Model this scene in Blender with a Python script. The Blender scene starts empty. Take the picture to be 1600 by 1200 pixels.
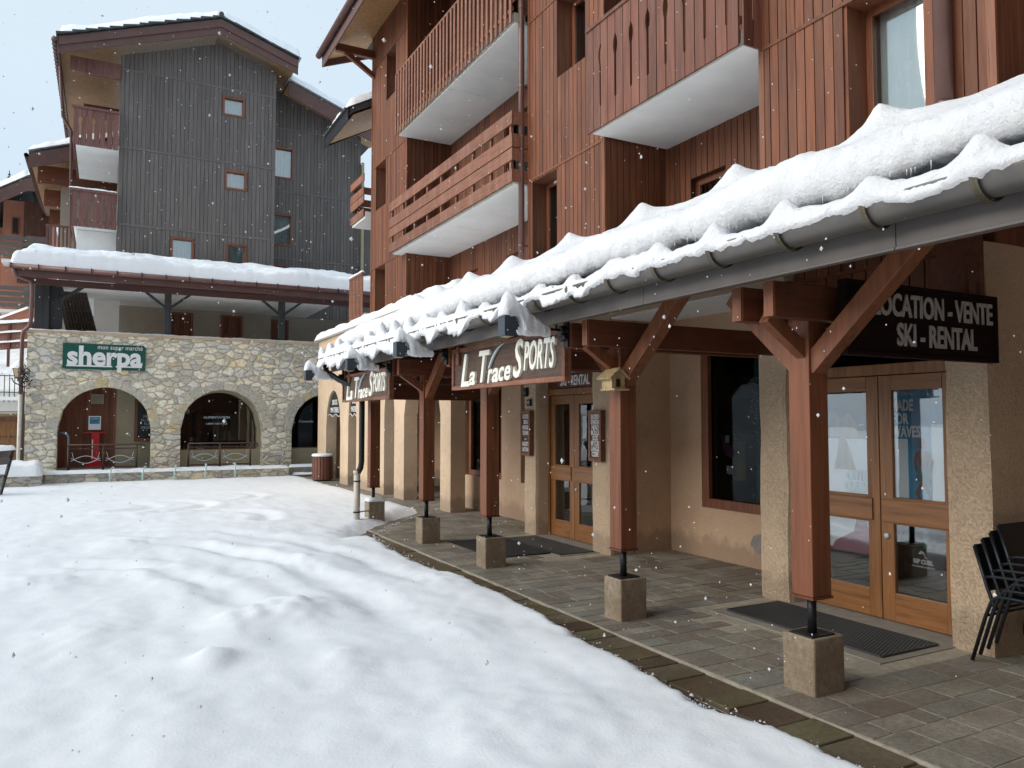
import bpy, bmesh, math, random
from mathutils import Vector, Matrix, noise
R = math.radians
random.seed(7)
scene = bpy.context.scene
COL = scene.collection
# ------------------------------------------------------------------ camera, world, sun
cam_d = bpy.data.cameras.new("camera"); cam = bpy.data.objects.new("camera", cam_d); COL.objects.link(cam)
cam.location = (0, 0, 1.65); cam.rotation_euler = (R(90 + 2.715), 0, R(-27.82))
cam_d.sensor_width = 36; cam_d.lens = 27.045; cam_d.clip_start = 0.05; cam_d.clip_end = 800
scene.camera = cam
SUN_EL, SUN_AZ = R(22), R(-86)          # azimuth measured from +Y towards +X
w = bpy.data.worlds.new("World"); scene.world = w; w.use_nodes = True
nt = w.node_tree; nt.nodes.clear()
sky = nt.nodes.new('ShaderNodeTexSky'); sky.sky_type = 'NISHITA'; sky.sun_disc = False
sky.sun_elevation = SUN_EL; sky.sun_rotation = SUN_AZ; sky.air_density = 1.0; sky.dust_density = 3.0
b1 = nt.nodes.new('ShaderNodeBackground'); b1.inputs['Strength'].default_value = 0.05
nt.links.new(sky.outputs[0], b1.inputs['Color'])
# cloud cover: a pale even layer over the clear sky
tc = nt.nodes.new('ShaderNodeTexCoord'); nz = nt.nodes.new('ShaderNodeTexNoise'); nz.inputs['Scale'].default_value = 1.6
nt.links.new(tc.outputs['Generated'], nz.inputs['Vector'])
cr = nt.nodes.new('ShaderNodeValToRGB'); cr.color_ramp.elements[0].position = .3; cr.color_ramp.elements[1].position = .75
cr.color_ramp.elements[0].color = (.62, .78, .93, 1); cr.color_ramp.elements[1].color = (.72, .84, .94, 1)
nt.links.new(nz.outputs[0], cr.inputs[0])
b2 = nt.nodes.new('ShaderNodeBackground'); b2.inputs['Strength'].default_value = 0.80
nt.links.new(cr.outputs[0], b2.inputs['Color'])
mx = nt.nodes.new('ShaderNodeMixShader'); mx.inputs[0].default_value = 0.85
nt.links.new(b1.outputs[0], mx.inputs[1]); nt.links.new(b2.outputs[0], mx.inputs[2])
wo = nt.nodes.new('ShaderNodeOutputWorld'); nt.links.new(mx.outputs[0], wo.inputs[0])
sd = bpy.data.lights.new("sun", 'SUN'); sun = bpy.data.objects.new("sun", sd); COL.objects.link(sun)
sd.energy = 2.25; sd.angle = R(55); sd.color = (1.0, .95, .88)
dv = Vector((math.sin(SUN_AZ) * math.cos(SUN_EL), math.cos(SUN_AZ) * math.cos(SUN_EL), math.sin(SUN_EL)))
sun.rotation_euler = (-dv).to_track_quat('-Z', 'Y').to_euler()
scene.view_settings.view_transform = 'Standard'; scene.view_settings.look = 'None'
scene.view_settings.exposure = 0.54; scene.view_settings.gamma = 1
scene.render.engine = 'CYCLES'

# ------------------------------------------------------------------ materials
def mat(name):
    m = bpy.data.materials.new(name); m.use_nodes = True
    n = m.node_tree.nodes; p = n['Principled BSDF']
    return m, m.node_tree, n, p
def L(t, a, b): t.links.new(a, b)
def objc(t, scale=(1, 1, 1)):
    c = t.nodes.new('ShaderNodeNewGeometry'); mp = t.nodes.new('ShaderNodeMapping')
    mp.inputs['Scale'].default_value = scale; L(t, c.outputs['Position'], mp.inputs['Vector']); return mp.outputs[0]
def noise_n(t, vec, scale, detail=4, rough=.55):
    n = t.nodes.new('ShaderNodeTexNoise'); n.inputs['Scale'].default_value = scale
    n.inputs['Detail'].default_value = detail; n.inputs['Roughness'].default_value = rough
    L(t, vec, n.inputs['Vector']); return n.outputs['Fac']
def ramp(t, fac, stops, interp='LINEAR'):
    r = t.nodes.new('ShaderNodeValToRGB'); e = r.color_ramp.elements; r.color_ramp.interpolation = interp
    while len(e) < len(stops): e.new(.5)
    for i, (p, c) in enumerate(stops): e[i].position = p; e[i].color = (*c, 1)
    L(t, fac, r.inputs[0]); return r.outputs[0]
def mixc(t, fac, a, b, mode='MIX'):
    m = t.nodes.new('ShaderNodeMix'); m.data_type = 'RGBA'; m.blend_type = mode
    for s, v in ((0, fac), (6, a), (7, b)):
        if isinstance(v, (int, float)): m.inputs[s].default_value = v
        elif isinstance(v, tuple): m.inputs[s].default_value = (*v, 1)
        else: L(t, v, m.inputs[s])
    return m.outputs[2]
def math_n(t, op, a, b=0.0):
    m = t.nodes.new('ShaderNodeMath'); m.operation = op
    for i, v in enumerate((a, b)):
        if isinstance(v, (int, float)): m.inputs[i].default_value = v
        else: L(t, v, m.inputs[i])
    return m.outputs[0]
def bump(t, p, h, strength=.3, dist=.01):
    b = t.nodes.new('ShaderNodeBump'); b.inputs['Strength'].default_value = strength
    b.inputs['Distance'].default_value = dist; L(t, h, b.inputs['Height']); L(t, b.outputs[0], p.inputs['Normal'])
def rnd_attr(t):
    a = t.nodes.new('ShaderNodeAttribute'); a.attribute_name = 'rnd'; return a.outputs['Fac']
def sc(c, k): return tuple(min(1, v * k) for v in c)
def wood(name, c, grain=(30, 30, 1.6), var=.45, rough=.6, weather=0.0, wc=(.3, .22, .18), coat=0.0, dark=.55):
    m, t, n, p = mat(name)
    v = objc(t, grain)
    g = noise_n(t, v, 1.0, 6, .65)
    col = ramp(t, g, [(.3, sc(c, dark)), (.5, c), (.72, sc(c, 1.35))])
    r = rnd_attr(t)
    tint = ramp(t, r, [(0, (1 - var,) * 3), (1, (1 + var * .5,) * 3)])
    col = mixc(t, 1.0, col, tint, 'MULTIPLY')
    if weather > 0:
        big = noise_n(t, objc(t, (4, 4, .5)), 1.3, 6, .75)
        k = ramp(t, big, [(.45, (0, 0, 0)), (.75, (weather,) * 3)])
        col = mixc(t, k, col, wc)
    ck = noise_n(t, objc(t, tuple(q * (2.2 if q > 5 else .55) for q in grain)), 1.0, 3, .5)
    col = mixc(t, ramp(t, ck, [(.70, (0, 0, 0)), (.735, (.75, .75, .75))]), col, sc(c, .18))
    # knots
    kn = t.nodes.new('ShaderNodeTexVoronoi'); kn.inputs['Scale'].default_value = 1.0
    L(t, objc(t, tuple(q * .22 for q in grain)), kn.inputs['Vector'])
    kk = ramp(t, kn.outputs['Distance'], [(.05, (1, 1, 1)), (.12, (0, 0, 0))])
    col = mixc(t, mixc(t, 1.0, kk, (.5, .5, .5), 'MULTIPLY'), col, sc(c, .3))
    L(t, col, p.inputs['Base Color']); p.inputs['Roughness'].default_value = rough
    p.inputs['Coat Weight'].default_value = coat; p.inputs['Coat Roughness'].default_value = .25
    bump(t, p, g, .35, .004)
    return m
def plain(name, c, rough=.6, metal=0.0, nscale=0, namp=.15, bs=0, bscale=60, bdist=.004):
    m, t, n, p = mat(name)
    p.inputs['Roughness'].default_value = rough; p.inputs['Metallic'].default_value = metal
    if nscale:
        g = noise_n(t, objc(t), nscale, 5, .6)
        L(t, ramp(t, g, [(.25, sc(c, 1 - namp)), (.75, sc(c, 1 + namp))]), p.inputs['Base Color'])
    else: p.inputs['Base Color'].default_value = (*c, 1)
    if bs:
        bump(t, p, noise_n(t, objc(t), bscale, 5, .6), bs, bdist)
    return m
def stucco(name, c, coarse=True, patch=0):
    m, t, n, p = mat(name)
    v = objc(t)
    if coarse:
        d = noise_n(t, v, 9, 3, .6)
        mp = t.nodes.new('ShaderNodeVectorMath'); mp.operation = 'MULTIPLY_ADD'
        L(t, v, mp.inputs[0]); mp.inputs[1].default_value = (1, 1, 1)
        cmb = t.nodes.new('ShaderNodeCombineXYZ'); q = math_n(t, 'MULTIPLY', d, .1)
        for i in range(3): L(t, q, cmb.inputs[i])
        L(t, cmb.outputs[0], mp.inputs[2])
        a = noise_n(t, mp.outputs[0], 52, 5, .6)
        h = ramp(t, a, [(.30, (0, 0, 0)), (.50, (.8, .8, .8)), (.75, (1, 1, 1))])
        col = ramp(t, a, [(.26, sc(c, .74)), (.36, sc(c, .94)), (.6, c), (.75, sc(c, 1.05))])
        bump(t, p, h, .8, .010)
    else:
        a = noise_n(t, v, 40, 5, .6)
        col = ramp(t, a, [(.3, sc(c, .88)), (.7, sc(c, 1.06))])
        bump(t, p, a, .25, .004)
    big = noise_n(t, v, .8, 5, .7)
    col = mixc(t, 1.0, col, ramp(t, big, [(.3, (.82, .8, .78)), (.65, (1.06, 1.05, 1.03))]), 'MULTIPLY')
    # damp, dirty foot of the wall
    s = t.nodes.new('ShaderNodeSeparateXYZ'); L(t, v, s.inputs[0])
    zz = math_n(t, 'ADD', s.outputs['Z'], math_n(t, 'MULTIPLY', noise_n(t, v, 6, 4), -.35))
    col = mixc(t, ramp(t, zz, [(0, (.55, .55, .55)), (.12, (0, 0, 0))]), col, sc(c, .42))
    L(t, col, p.inputs['Base Color']); p.inputs['Roughness'].default_value = .9
    return m
def stone(name, sx=3.0, sz=4.2, bright=1.0):
    m, t, n, p = mat(name)
    v0 = objc(t, (sx, sx, sz))
    d = noise_n(t, v0, 1.3, 3)
    add = t.nodes.new('ShaderNodeVectorMath'); add.operation = 'ADD'
    cmb = t.nodes.new('ShaderNodeCombineXYZ')
    for i in range(3): L(t, math_n(t, 'MULTIPLY', d, .9 - .3 * i), cmb.inputs[i])
    L(t, v0, add.inputs[0]); L(t, cmb.outputs[0], add.inputs[1]); v = add.outputs[0]
    vo = t.nodes.new('ShaderNodeTexVoronoi'); vo.inputs['Scale'].default_value = 1; L(t, v, vo.inputs['Vector'])
    ve = t.nodes.new('ShaderNodeTexVoronoi'); ve.feature = 'DISTANCE_TO_EDGE'; ve.inputs['Scale'].default_value = 1; L(t, v, ve.inputs['Vector'])
    sp = t.nodes.new('ShaderNodeSeparateColor'); L(t, vo.outputs['Color'], sp.inputs[0])
    b = bright
    c1 = ramp(t, sp.outputs[0], [(0, sc((.30, .29, .26), b)), (.25, sc((.36, .33, .27), b)), (.45, sc((.46, .44, .38), b)), (.66, sc((.47, .44, .36), b)),
                                 (.84, sc((.38, .37, .35), b)), (.93, sc((.47, .39, .25), b)), (.96, sc((.50, .44, .33), b)), (.99, sc((.42, .30, .21), b))], 'CONSTANT')
    g = noise_n(t, objc(t, (1, 1, 1)), 14, 6, .65)
    c2 = mixc(t, 1.0, c1, ramp(t, g, [(.25, (.62, .62, .63)), (.5, (1, 1, 1)), (.75, (1.25, 1.22, 1.15))]), 'MULTIPLY')
    c2 = mixc(t, 1.0, c2, (1.03, 1.0, .95), 'MULTIPLY')
    edge = ramp(t, ve.outputs['Distance'], [(.008, (0, 0, 0)), (.04, (1, 1, 1))])
    mort = ramp(t, g, [(.3, sc((.21, .195, .165), b)), (.7, sc((.36, .335, .28), b))])
    L(t, mixc(t, edge, mort, c2), p.inputs['Base Color']); p.inputs['Roughness'].default_value = .9
    hh = math_n(t, 'ADD', ramp(t, ve.outputs['Distance'], [(.0, (0, 0, 0)), (.12, (.8, .8, .8)), (.4, (1, 1, 1))]), math_n(t, 'MULTIPLY', g, .35))
    bump(t, p, hh, 1.0, .04)
    return m
def snowm(name, fine=60, amp=.5, dist=.012):
    m, t, n, p = mat(name)
    g = noise_n(t, objc(t), fine, 6, .7); g2 = noise_n(t, objc(t), 7, 4, .6)
    L(t, ramp(t, g2, [(.3, (.88, .90, .93)), (.7, (.93, .94, .95))]), p.inputs['Base Color'])
    p.inputs['Roughness'].default_value = .75; p.inputs['Subsurface Weight'].default_value = .0
    p.inputs['Specular IOR Level'].default_value = .3
    bump(t, p, math_n(t, 'ADD', g, math_n(t, 'MULTIPLY', g2, .6)), amp, dist)
    return m
def glassm(name, tint=(.55, .62, .62), ior=1.5, extra=.0, ripple=.0):
    m, t, n, p = mat(name); t.nodes.remove(p)
    tr = t.nodes.new('ShaderNodeBsdfTransparent'); tr.inputs[0].default_value = (*tint, 1)
    gl = t.nodes.new('ShaderNodeBsdfGlossy'); gl.inputs['Roughness'].default_value = .015
    fr = t.nodes.new('ShaderNodeFresnel'); fr.inputs['IOR'].default_value = ior
    if ripple:
        b = t.nodes.new('ShaderNodeBump'); b.inputs['Strength'].default_value = ripple; b.inputs['Distance'].default_value = .02
        L(t, noise_n(t, objc(t, (1, 1.2, 2.5)), 1.5, 2), b.inputs['Height']); L(t, b.outputs[0], gl.inputs['Normal']); L(t, b.outputs[0], fr.inputs['Normal'])
    f = math_n(t, 'MINIMUM', math_n(t, 'ADD', fr.outputs[0], extra), 1.0)
    ms = t.nodes.new('ShaderNodeMixShader'); L(t, f, ms.inputs[0]); L(t, tr.outputs[0], ms.inputs[1]); L(t, gl.outputs[0], ms.inputs[2])
    L(t, ms.outputs[0], t.nodes['Material Output'].inputs[0])
    return m
M = {}
M['clad'] = wood('red_cladding', (.155, .048, .018), (26, 26, 1.4), .34, .65, .4, (.225, .108, .058))
M['clad_y'] = M['clad']
M['beam'] = wood('red_brown_beam', (.13, .038, .015), (2.0, 22, 22), .2, .5, .1)
M['post'] = wood('post_wood', (.195, .064, .025), (24, 24, 1.3), .15, .5, .2, (.31, .14, .08))
M['rail'] = wood('rail_wood', (.21, .078, .040), (26, 1.6, 26), .25, .6, .4, (.40, .25, .19))
M['board'] = wood('balcony_board', (.15, .050, .028), (26, 26, 1.5), .3, .65, .4, (.25, .14, .10))
M['door'] = wood('door_wood', (.27, .115, .036), (30, 30, 1.5), .12, .4, 0, coat=.2)
M['doorh'] = wood('door_wood_rail', (.27, .115, .036), (30, 1.5, 30), .12, .4, 0, coat=.2)
M['frame'] = wood('window_frame_wood', (.20, .065, .028), (30, 30, 2), .1, .45, 0)
M['soffit'] = wood('soffit_pine', (.44, .25, .11), (1.6, 24, 24), .35, .6, .2, (.3, .17, .09))
M['dclad'] = wood('dark_cladding', (.142, .124, .115), (20, 20, 1.2), .16, .9, .3, (.165, .142, .128), dark=.85)
M['dtrim'] = wood('dark_trim', (.15, .13, .118), (1.2, 20, 20), .1, .75, 0, dark=.7)
M['fascia'] = plain('brown_fascia', (.105, .050, .042), .55, 0, 3, .2)
M['gboard'] = wood('gable_board', (.17, .072, .058), (26, 26, 1.5), .2, .65, .25, (.26, .15, .13))
M['dark_post'] = wood('black_timber', (.035, .037, .04), (20, 20, 1.3), .2, .7, .3, (.07, .075, .08))
M['stucco'] = stucco('coarse_stucco', (.66, .50, .35))
M['stucco2'] = stucco('recess_stucco', (.50, .35, .225), True)
M['smooth'] = stucco('smooth_stucco', (.56, .385, .26), False)
M['pink'] = stucco('pink_render', (.46, .20, .135), False)
M['cream'] = stucco('cream_render', (.40, .35, .24), False)
M['taupe'] = stucco('taupe_render', (.36, .32, .26), False)
M['white'] = plain('white_soffit', (.84, .84, .82), .8, 0, 1.6, .08)
M['white_edge'] = plain('slab_edge', (.42, .40, .33), .9, 0, 9, .3)
M['stone'] = stone('stone_masonry', 3.7, 6.0, 1.9)
M['stone_low'] = stone('low_wall_masonry', 3.2, 6.0, 1.3)
M['vous'] = None
M['snow'] = snowm('snow', 36, .85, .024)
M['snowg'] = snowm('ground_snow_mat', 45, .30)
M['gutter'] = plain('gutter_metal', (.17, .155, .14), .42, .55, 5, .18)
M['bracket'] = plain('bracket_metal', (.14, .12, .085), .5, .6, 12, .3)
M['eave'] = plain('eave_metal', (.135, .118, .108), .5, .3, 4, .14)
M['copper'] = plain('brown_pipe', (.14, .072, .060), .4, .2, 4, .15)
M['slate'] = plain('slate', (.045, .05, .048), .7, 0, 9, .4, .6, 20, .02)
M['iron'] = plain('black_iron', (.022, .023, .026), .45, .5, 20, .3)
M['lampgrey'] = plain('lamp_housing', (.055, .070, .085), .5, .2)
M['rust'] = plain('brown_iron', (.09, .055, .045), .5, .4, 20, .3)
M['mint'] = plain('galvanised_hoop', (.45, .60, .58), .5, .3)
M['red'] = plain('red_plastic', (.50, .01, .015), .35)
M['black'] = plain('black_plastic', (.012, .013, .015), .45)
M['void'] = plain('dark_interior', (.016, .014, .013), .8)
M['shopdark'] = plain('shop_interior', (.05, .045, .04), .8, 0, 2, .4)
M['glass'] = glassm('window_glass', (.85, .9, .9), 1.45, .22)
M['doorglass'] = glassm('door_glass', (.93, .96, .97), 1.45, .17, .04)
M['midglass'] = glassm('arch_glass', (.7, .74, .75), 1.3, .04)
M['darkglass'] = glassm('dark_glass', (.55, .6, .62), 1.2, .0)
M['curtain'] = plain('net_curtain', (.80, .81, .79), .9, 0, 8, .12)
M['chairm'] = plain('chair_metal', (.018, .021, .025), .4, .4)
M['letter'] = plain('cream_lettering', (.88, .86, .76), .5)
M['greylet'] = plain('grey_lettering', (.45, .42, .39), .6, 0, 60, .2)
M['whitelet'] = plain('white_lettering', (.80, .80, .80), .5)
M['signwood'] = wood('sign_wood', (.085, .048, .032), (14, 2.2, 40), .1, .65, .5, (.15, .085, .055))
M['signdark'] = wood('sign_dark_wood', (.013, .006, .005), (2.2, 30, 30), .1, .8, 0)
M['signdark'].node_tree.nodes['Principled BSDF'].inputs['Specular IOR Level'].default_value = .15
M['green'] = plain('green_sign', (.004, .085, .060), .4)
M['bird'] = wood('birdhouse_wood', (.40, .29, .15), (30, 30, 3), .3, .7, .1)
M['silver'] = plain('pale_swoosh', (.55, .66, .72), .4)
M['paper'] = plain('paper', (.88, .92, .94), .6)
M['blue'] = plain('poster_blue', (.03, .26, .44), .5, 0, 5, .4)
M['skin'] = plain('poster_skin', (.17, .085, .055), .6)
M['teal'] = plain('ski_teal', (.02, .17, .16), .35)
M['pinkb'] = plain('pink_fabric', (.30, .07, .12), .8)
M['yellow'] = plain('yellow_plastic', (.35, .24, .02), .6)
M['leaf'] = plain('green_leaves', (.04, .13, .03), .6)
M['needle'] = plain('conifer', (.05, .07, .07), .8, 0, 3, .4)
M['bark'] = plain('bark', (.08, .06, .05), .9)
M['ice'] = plain('ice', (.62, .68, .72), .15)
M['lantern'] = plain('lantern_glass', (.55, .42, .25), .3)
M['galv'] = plain('white_pipe', (.58, .54, .46), .5, 0, 6, .15)
M['patch'] = plain('bare_cement', (.25, .23, .21), .9, 0, 10, .2)
def concrete():
    m, t, n, p = mat('concrete_block'); v = objc(t)
    g = noise_n(t, v, 22, 6, .7); b = noise_n(t, v, 3.2, 4, .6)
    c = ramp(t, g, [(.3, (.17, .125, .085)), (.5, (.29, .23, .16)), (.75, (.42, .35, .27))])
    c = mixc(t, ramp(t, b, [(.42, (0, 0, 0)), (.6, (.7, .7, .7))]), c, (.20, .14, .09))
    L(t, c, p.inputs['Base Color']); p.inputs['Roughness'].default_value = .85; bump(t, p, g, .5, .006); return m
M['block'] = concrete()
def paverm(name, stops, wet=False):
    m, t, n, p = mat(name); v = objc(t); r = rnd_attr(t)
    c = ramp(t, r, stops)
    g = noise_n(t, v, 30, 6, .75)
    c = mixc(t, 1.0, c, ramp(t, g, [(.25, (.55, .55, .55)), (.5, (1, 1, 1)), (.8, (1.5, 1.48, 1.42))]), 'MULTIPLY')
    b = noise_n(t, v, 2.2, 4, .6)
    c = mixc(t, 1.0, c, ramp(t, b, [(.35, (.75, .73, .7)), (.7, (1.2, 1.2, 1.2))]), 'MULTIPLY')
    L(t, c, p.inputs['Base Color'])
    rr = ramp(t, b, [(.35, (.35,) * 3 if wet else (.55,) * 3), (.7, (.6,) * 3 if wet else (.8,) * 3)]); L(t, rr, p.inputs['Roughness'])
    bump(t, p, math_n(t, 'ADD', g, math_n(t, 'MULTIPLY', noise_n(t, v, 7, 5, .7), 1.2)), .8, .010); return m
M['paver'] = paverm('porphyry_paving', [(0, (.19, .16, .135)), (.2, (.25, .225, .185)), (.45, (.28, .255, .205)), (.6, (.215, .175, .145)), (.75, (.23, .225, .195)), (1, (.31, .27, .22))])
M['curb'] = paverm('wet_curb_stone', [(0, (.085, .055, .036)), (.4, (.12, .085, .05)), (.7, (.125, .11, .055)), (1, (.15, .115, .08))], True)
M['mortar'] = plain('paving_mortar', (.36, .32, .25), .9, 0, 14, .3)
M['rubber'] = plain('rubber_mat', (.012, .013, .014), .8)
M['grate'] = plain('grate_rubber', (.045, .047, .048), .6)
M['cement'] = plain('cement_sill', (.26, .235, .20), .85, 0, 9, .2, .3, 50, .003)
def voussm():
    m, t, n, p = mat('arch_stone'); r = rnd_attr(t); v = objc(t)
    c = ramp(t, r, [(0, (.46, .45, .42)), (.3, (.56, .53, .45)), (.55, (.64, .58, .45)), (.8, (.52, .50, .46)), (.92, (.62, .5, .3)), (1, (.6, .56, .5))])
    g = noise_n(t, v, 14, 6, .65)
    L(t, mixc(t, 1.0, c, ramp(t, g, [(.25, (.6, .6, .6)), (.75, (1.3, 1.28, 1.2))]), 'MULTIPLY'), p.inputs['Base Color'])
    p.inputs['Roughness'].default_value = .9; bump(t, p, g, .6, .02); return m
M['vous'] = voussm()

# ------------------------------------------------------------------ mesh helpers
class MB:
    def __init__(s): s.v = []; s.f = []; s.r = []
    def add(s, vs, fs, r=None):
        o = len(s.v); s.v += [tuple(p) for p in vs]; r = random.random() if r is None else r
        for f in fs: s.f.append([i + o for i in f]); s.r.append(r)
    def box(s, x0, x1, y0, y1, z0, z1, r=None):
        s.add([(x0, y0, z0), (x1, y0, z0), (x1, y1, z0), (x0, y1, z0), (x0, y0, z1), (x1, y0, z1), (x1, y1, z1), (x0, y1, z1)],
              [(0, 3, 2, 1), (4, 5, 6, 7), (0, 1, 5, 4), (1, 2, 6, 5), (2, 3, 7, 6), (3, 0, 4, 7)], r)
    def bar(s, a, b, w, h, up=(0, 0, 1), r=None):
        a, b = Vector(a), Vector(b); d = (b - a).normalized(); u = Vector(up)
        x = d.cross(u)
        if x.length < 1e-4: x = d.cross(Vector((1, 0, 0)))
        x.normalize(); u = x.cross(d).normalized(); q = []
        for p in (a, b):
            for i, j in ((-1, -1), (1, -1), (1, 1), (-1, 1)): q.append(p + x * (i * w / 2) + u * (j * h / 2))
        s.add(q, [(0, 1, 2, 3), (7, 6, 5, 4), (0, 4, 5, 1), (1, 5, 6, 2), (2, 6, 7, 3), (3, 7, 4, 0)], r)
    def prism(s, poly, ax, p0, p1, r=None):
        # polygon in the plane perpendicular to ax; ax 'X': (y,z), 'Y': (x,z), 'Z': (x,y)
        def pt(a, b, c): return {'X': (c, a, b), 'Y': (a, c, b), 'Z': (a, b, c)}[ax]
        n = len(poly); v = [pt(a, b, p0) for a, b in poly] + [pt(a, b, p1) for a, b in poly]
        s.add(v, [tuple(range(n)), tuple(range(2 * n - 1, n - 1, -1))] + [(i, i + n, (i + 1) % n + n, (i + 1) % n) for i in range(n)], r)
    def tube(s, pts, rad, n=10, cap=True, r=None):
        pts = [Vector(p) for p in pts]; rs = rad if isinstance(rad, (list, tuple)) else [rad] * len(pts)
        v = []; f = []; prev = None
        for i, p in enumerate(pts):
            d = (pts[min(i + 1, len(pts) - 1)] - pts[max(i - 1, 0)]).normalized()
            u = prev if prev is not None else (Vector((0, 0, 1)) if abs(d.z) < .9 else Vector((1, 0, 0)))
            x = (u - d * u.dot(d)).normalized(); prev = x; y = d.cross(x)
            for k in range(n):
                a = 2 * math.pi * k / n; v.append(p + (x * math.cos(a) + y * math.sin(a)) * rs[i])
        for i in range(len(pts) - 1):
            for k in range(n): f.append((i * n + k, i * n + (k + 1) % n, (i + 1) * n + (k + 1) % n, (i + 1) * n + k))
        if cap: f.append(tuple(range(n - 1, -1, -1))); f.append(tuple(range((len(pts) - 1) * n, len(pts) * n)))
        s.add(v, f, r)
    def build(s, name, m, parent=None, bevel=0, smooth=False):
        me = bpy.data.meshes.new(name); o = bpy.data.objects.new(name, me); COL.objects.link(o)
        off = Vector((0, 0, 0))
        if parent is not None: off = Vector(parent['org']); o.parent = parent; o['org'] = parent['org']
        me.from_pydata([Vector(p) - off for p in s.v], [], s.f)
        at = me.attributes.new('rnd', 'FLOAT', 'FACE'); at.data.foreach_set('value', s.r)
        me.materials.append(m)
        bm = bmesh.new(); bm.from_mesh(me); bmesh.ops.recalc_face_normals(bm, faces=bm.faces); bm.to_mesh(me); bm.free()
        if smooth: me.polygons.foreach_set('use_smooth', [True] * len(me.polygons))
        if bevel:
            b = o.modifiers.new('bevel', 'BEVEL'); b.width = bevel; b.segments = 2; b.limit_method = 'ANGLE'
        return o
def root(name, loc, label, cat, group=None):
    o = bpy.data.objects.new(name, None); COL.objects.link(o); o.location = loc; o['org'] = tuple(map(float, loc))
    o.empty_display_size = .2; o['label'] = label; o['category'] = cat
    if group: o['group'] = group
    return o
def tag(o, label, cat, group=None, kind=None):
    o['label'] = label
    if cat: o['category'] = cat
    if group: o['group'] = group
    if kind: o['kind'] = kind
    return o
def kids(o): return [c for c in list(COL.objects) if c.parent == o]
def copy_tree(o, parent=None):
    c = o.copy(); COL.objects.link(c)
    if parent: c.parent = parent
    for k in kids(o): copy_tree(k, c)
    return c
def one(name, m, parent, fn, **kw):
    b = MB(); fn(b); return b.build(name, m, parent, **kw)
def bx(name, m, parent, *a, **kw): return one(name, m, parent, lambda b: b.box(*a), **kw)
def text(body, size, m, parent, pos, face='X', width=None, extrude=.004, shear=0, bold=0, sx=1, align='CENTER', name='lettering', mirror=False, spacing=1):
    c = bpy.data.curves.new('t', 'FONT'); c.body = body; c.size = size; c.extrude = extrude; c.shear = shear; c.offset = bold
    c.align_x = align; c.align_y = 'CENTER'; c.space_line = spacing; c.resolution_u = 3
    o = bpy.data.objects.new('t', c); COL.objects.link(o)
    dg = bpy.context.evaluated_depsgraph_get(); me = bpy.data.meshes.new_from_object(o.evaluated_get(dg))
    COL.objects.unlink(o); bpy.data.objects.remove(o)
    xs = [v.co.x for v in me.vertices]
    if width and xs: sx = width / (max(xs) - min(xs))
    if mirror: sx = -sx
    if face == 'X': rot = Matrix(((0, 0, -1), (-1, 0, 0), (0, 1, 0)))
    else: rot = Matrix(((1, 0, 0), (0, 0, -1), (0, 1, 0)))
    off = Vector(pos) - Vector(parent['org'])
    for v in me.vertices: v.co = rot @ Vector((v.co.x * sx, v.co.y, v.co.z)) + off
    if mirror: me.flip_normals()
    me.materials.clear(); me.materials.append(m)
    t = bpy.data.objects.new(name, me); COL.objects.link(t); t.parent = parent; t['org'] = parent['org']
    return t

def cells(a0, a1, z0, z1, holes):
    A = sorted({a0, a1, *[q for h in holes for q in h[:2] if a0 < q < a1]}); Z = sorted({z0, z1, *[q for h in holes for q in h[2:] if z0 < q < z1]})
    out = []
    for i in range(len(A) - 1):
        run = None
        for j in range(len(Z) - 1):
            ca, cz = (A[i] + A[i + 1]) / 2, (Z[j] + Z[j + 1]) / 2
            inside = any(h[0] < ca < h[1] and h[2] < cz < h[3] for h in holes)
            if inside:
                if run: out.append((A[i], A[i + 1], *run)); run = None
            else: run = (run[0], Z[j + 1]) if run else (Z[j], Z[j + 1])
        if run: out.append((A[i], A[i + 1], *run))
    return out
def wall(mb, ax, p, th, a0, a1, z0, z1, holes=()):
    # slab behind plane p (towards + of the axis) with thickness th
    for (b0, b1, c0, c1) in cells(a0, a1, z0, z1, holes):
        if ax == 'X': mb.box(p, p + th, b0, b1, c0, c1)
        else: mb.box(b0, b1, p, p + th, c0, c1)
def planks(mb, ax, p, a0, a1, z0, z1, holes=(), pw=.115, gap=.012, th=.02, top=None):
    A = [a0]; n = max(1, round((a1 - a0) / pw)); st = (a1 - a0) / n
    for i in range(n):
        l, r_ = a0 + i * st + gap / 2, a0 + (i + 1) * st - gap / 2; rr = random.random()
        zt = z1 if top is None else min(z1, top((l + r_) / 2))
        if zt <= z0: continue
        hh = [h for h in holes if h[0] < (l + r_) / 2 < h[1]]
        jog = random.uniform(-.002, .003)
        for (b0, b1, c0, c1) in cells(l, r_, z0, zt, [(l - 1, r_ + 1, h[2], h[3]) for h in hh]):
            if ax == 'X': mb.box(p - th + jog, p - .001, b0, b1, c0, c1, rr)
            else: mb.box(b0, b1, p - th + jog, p - .001, c0, c1, rr)
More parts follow.
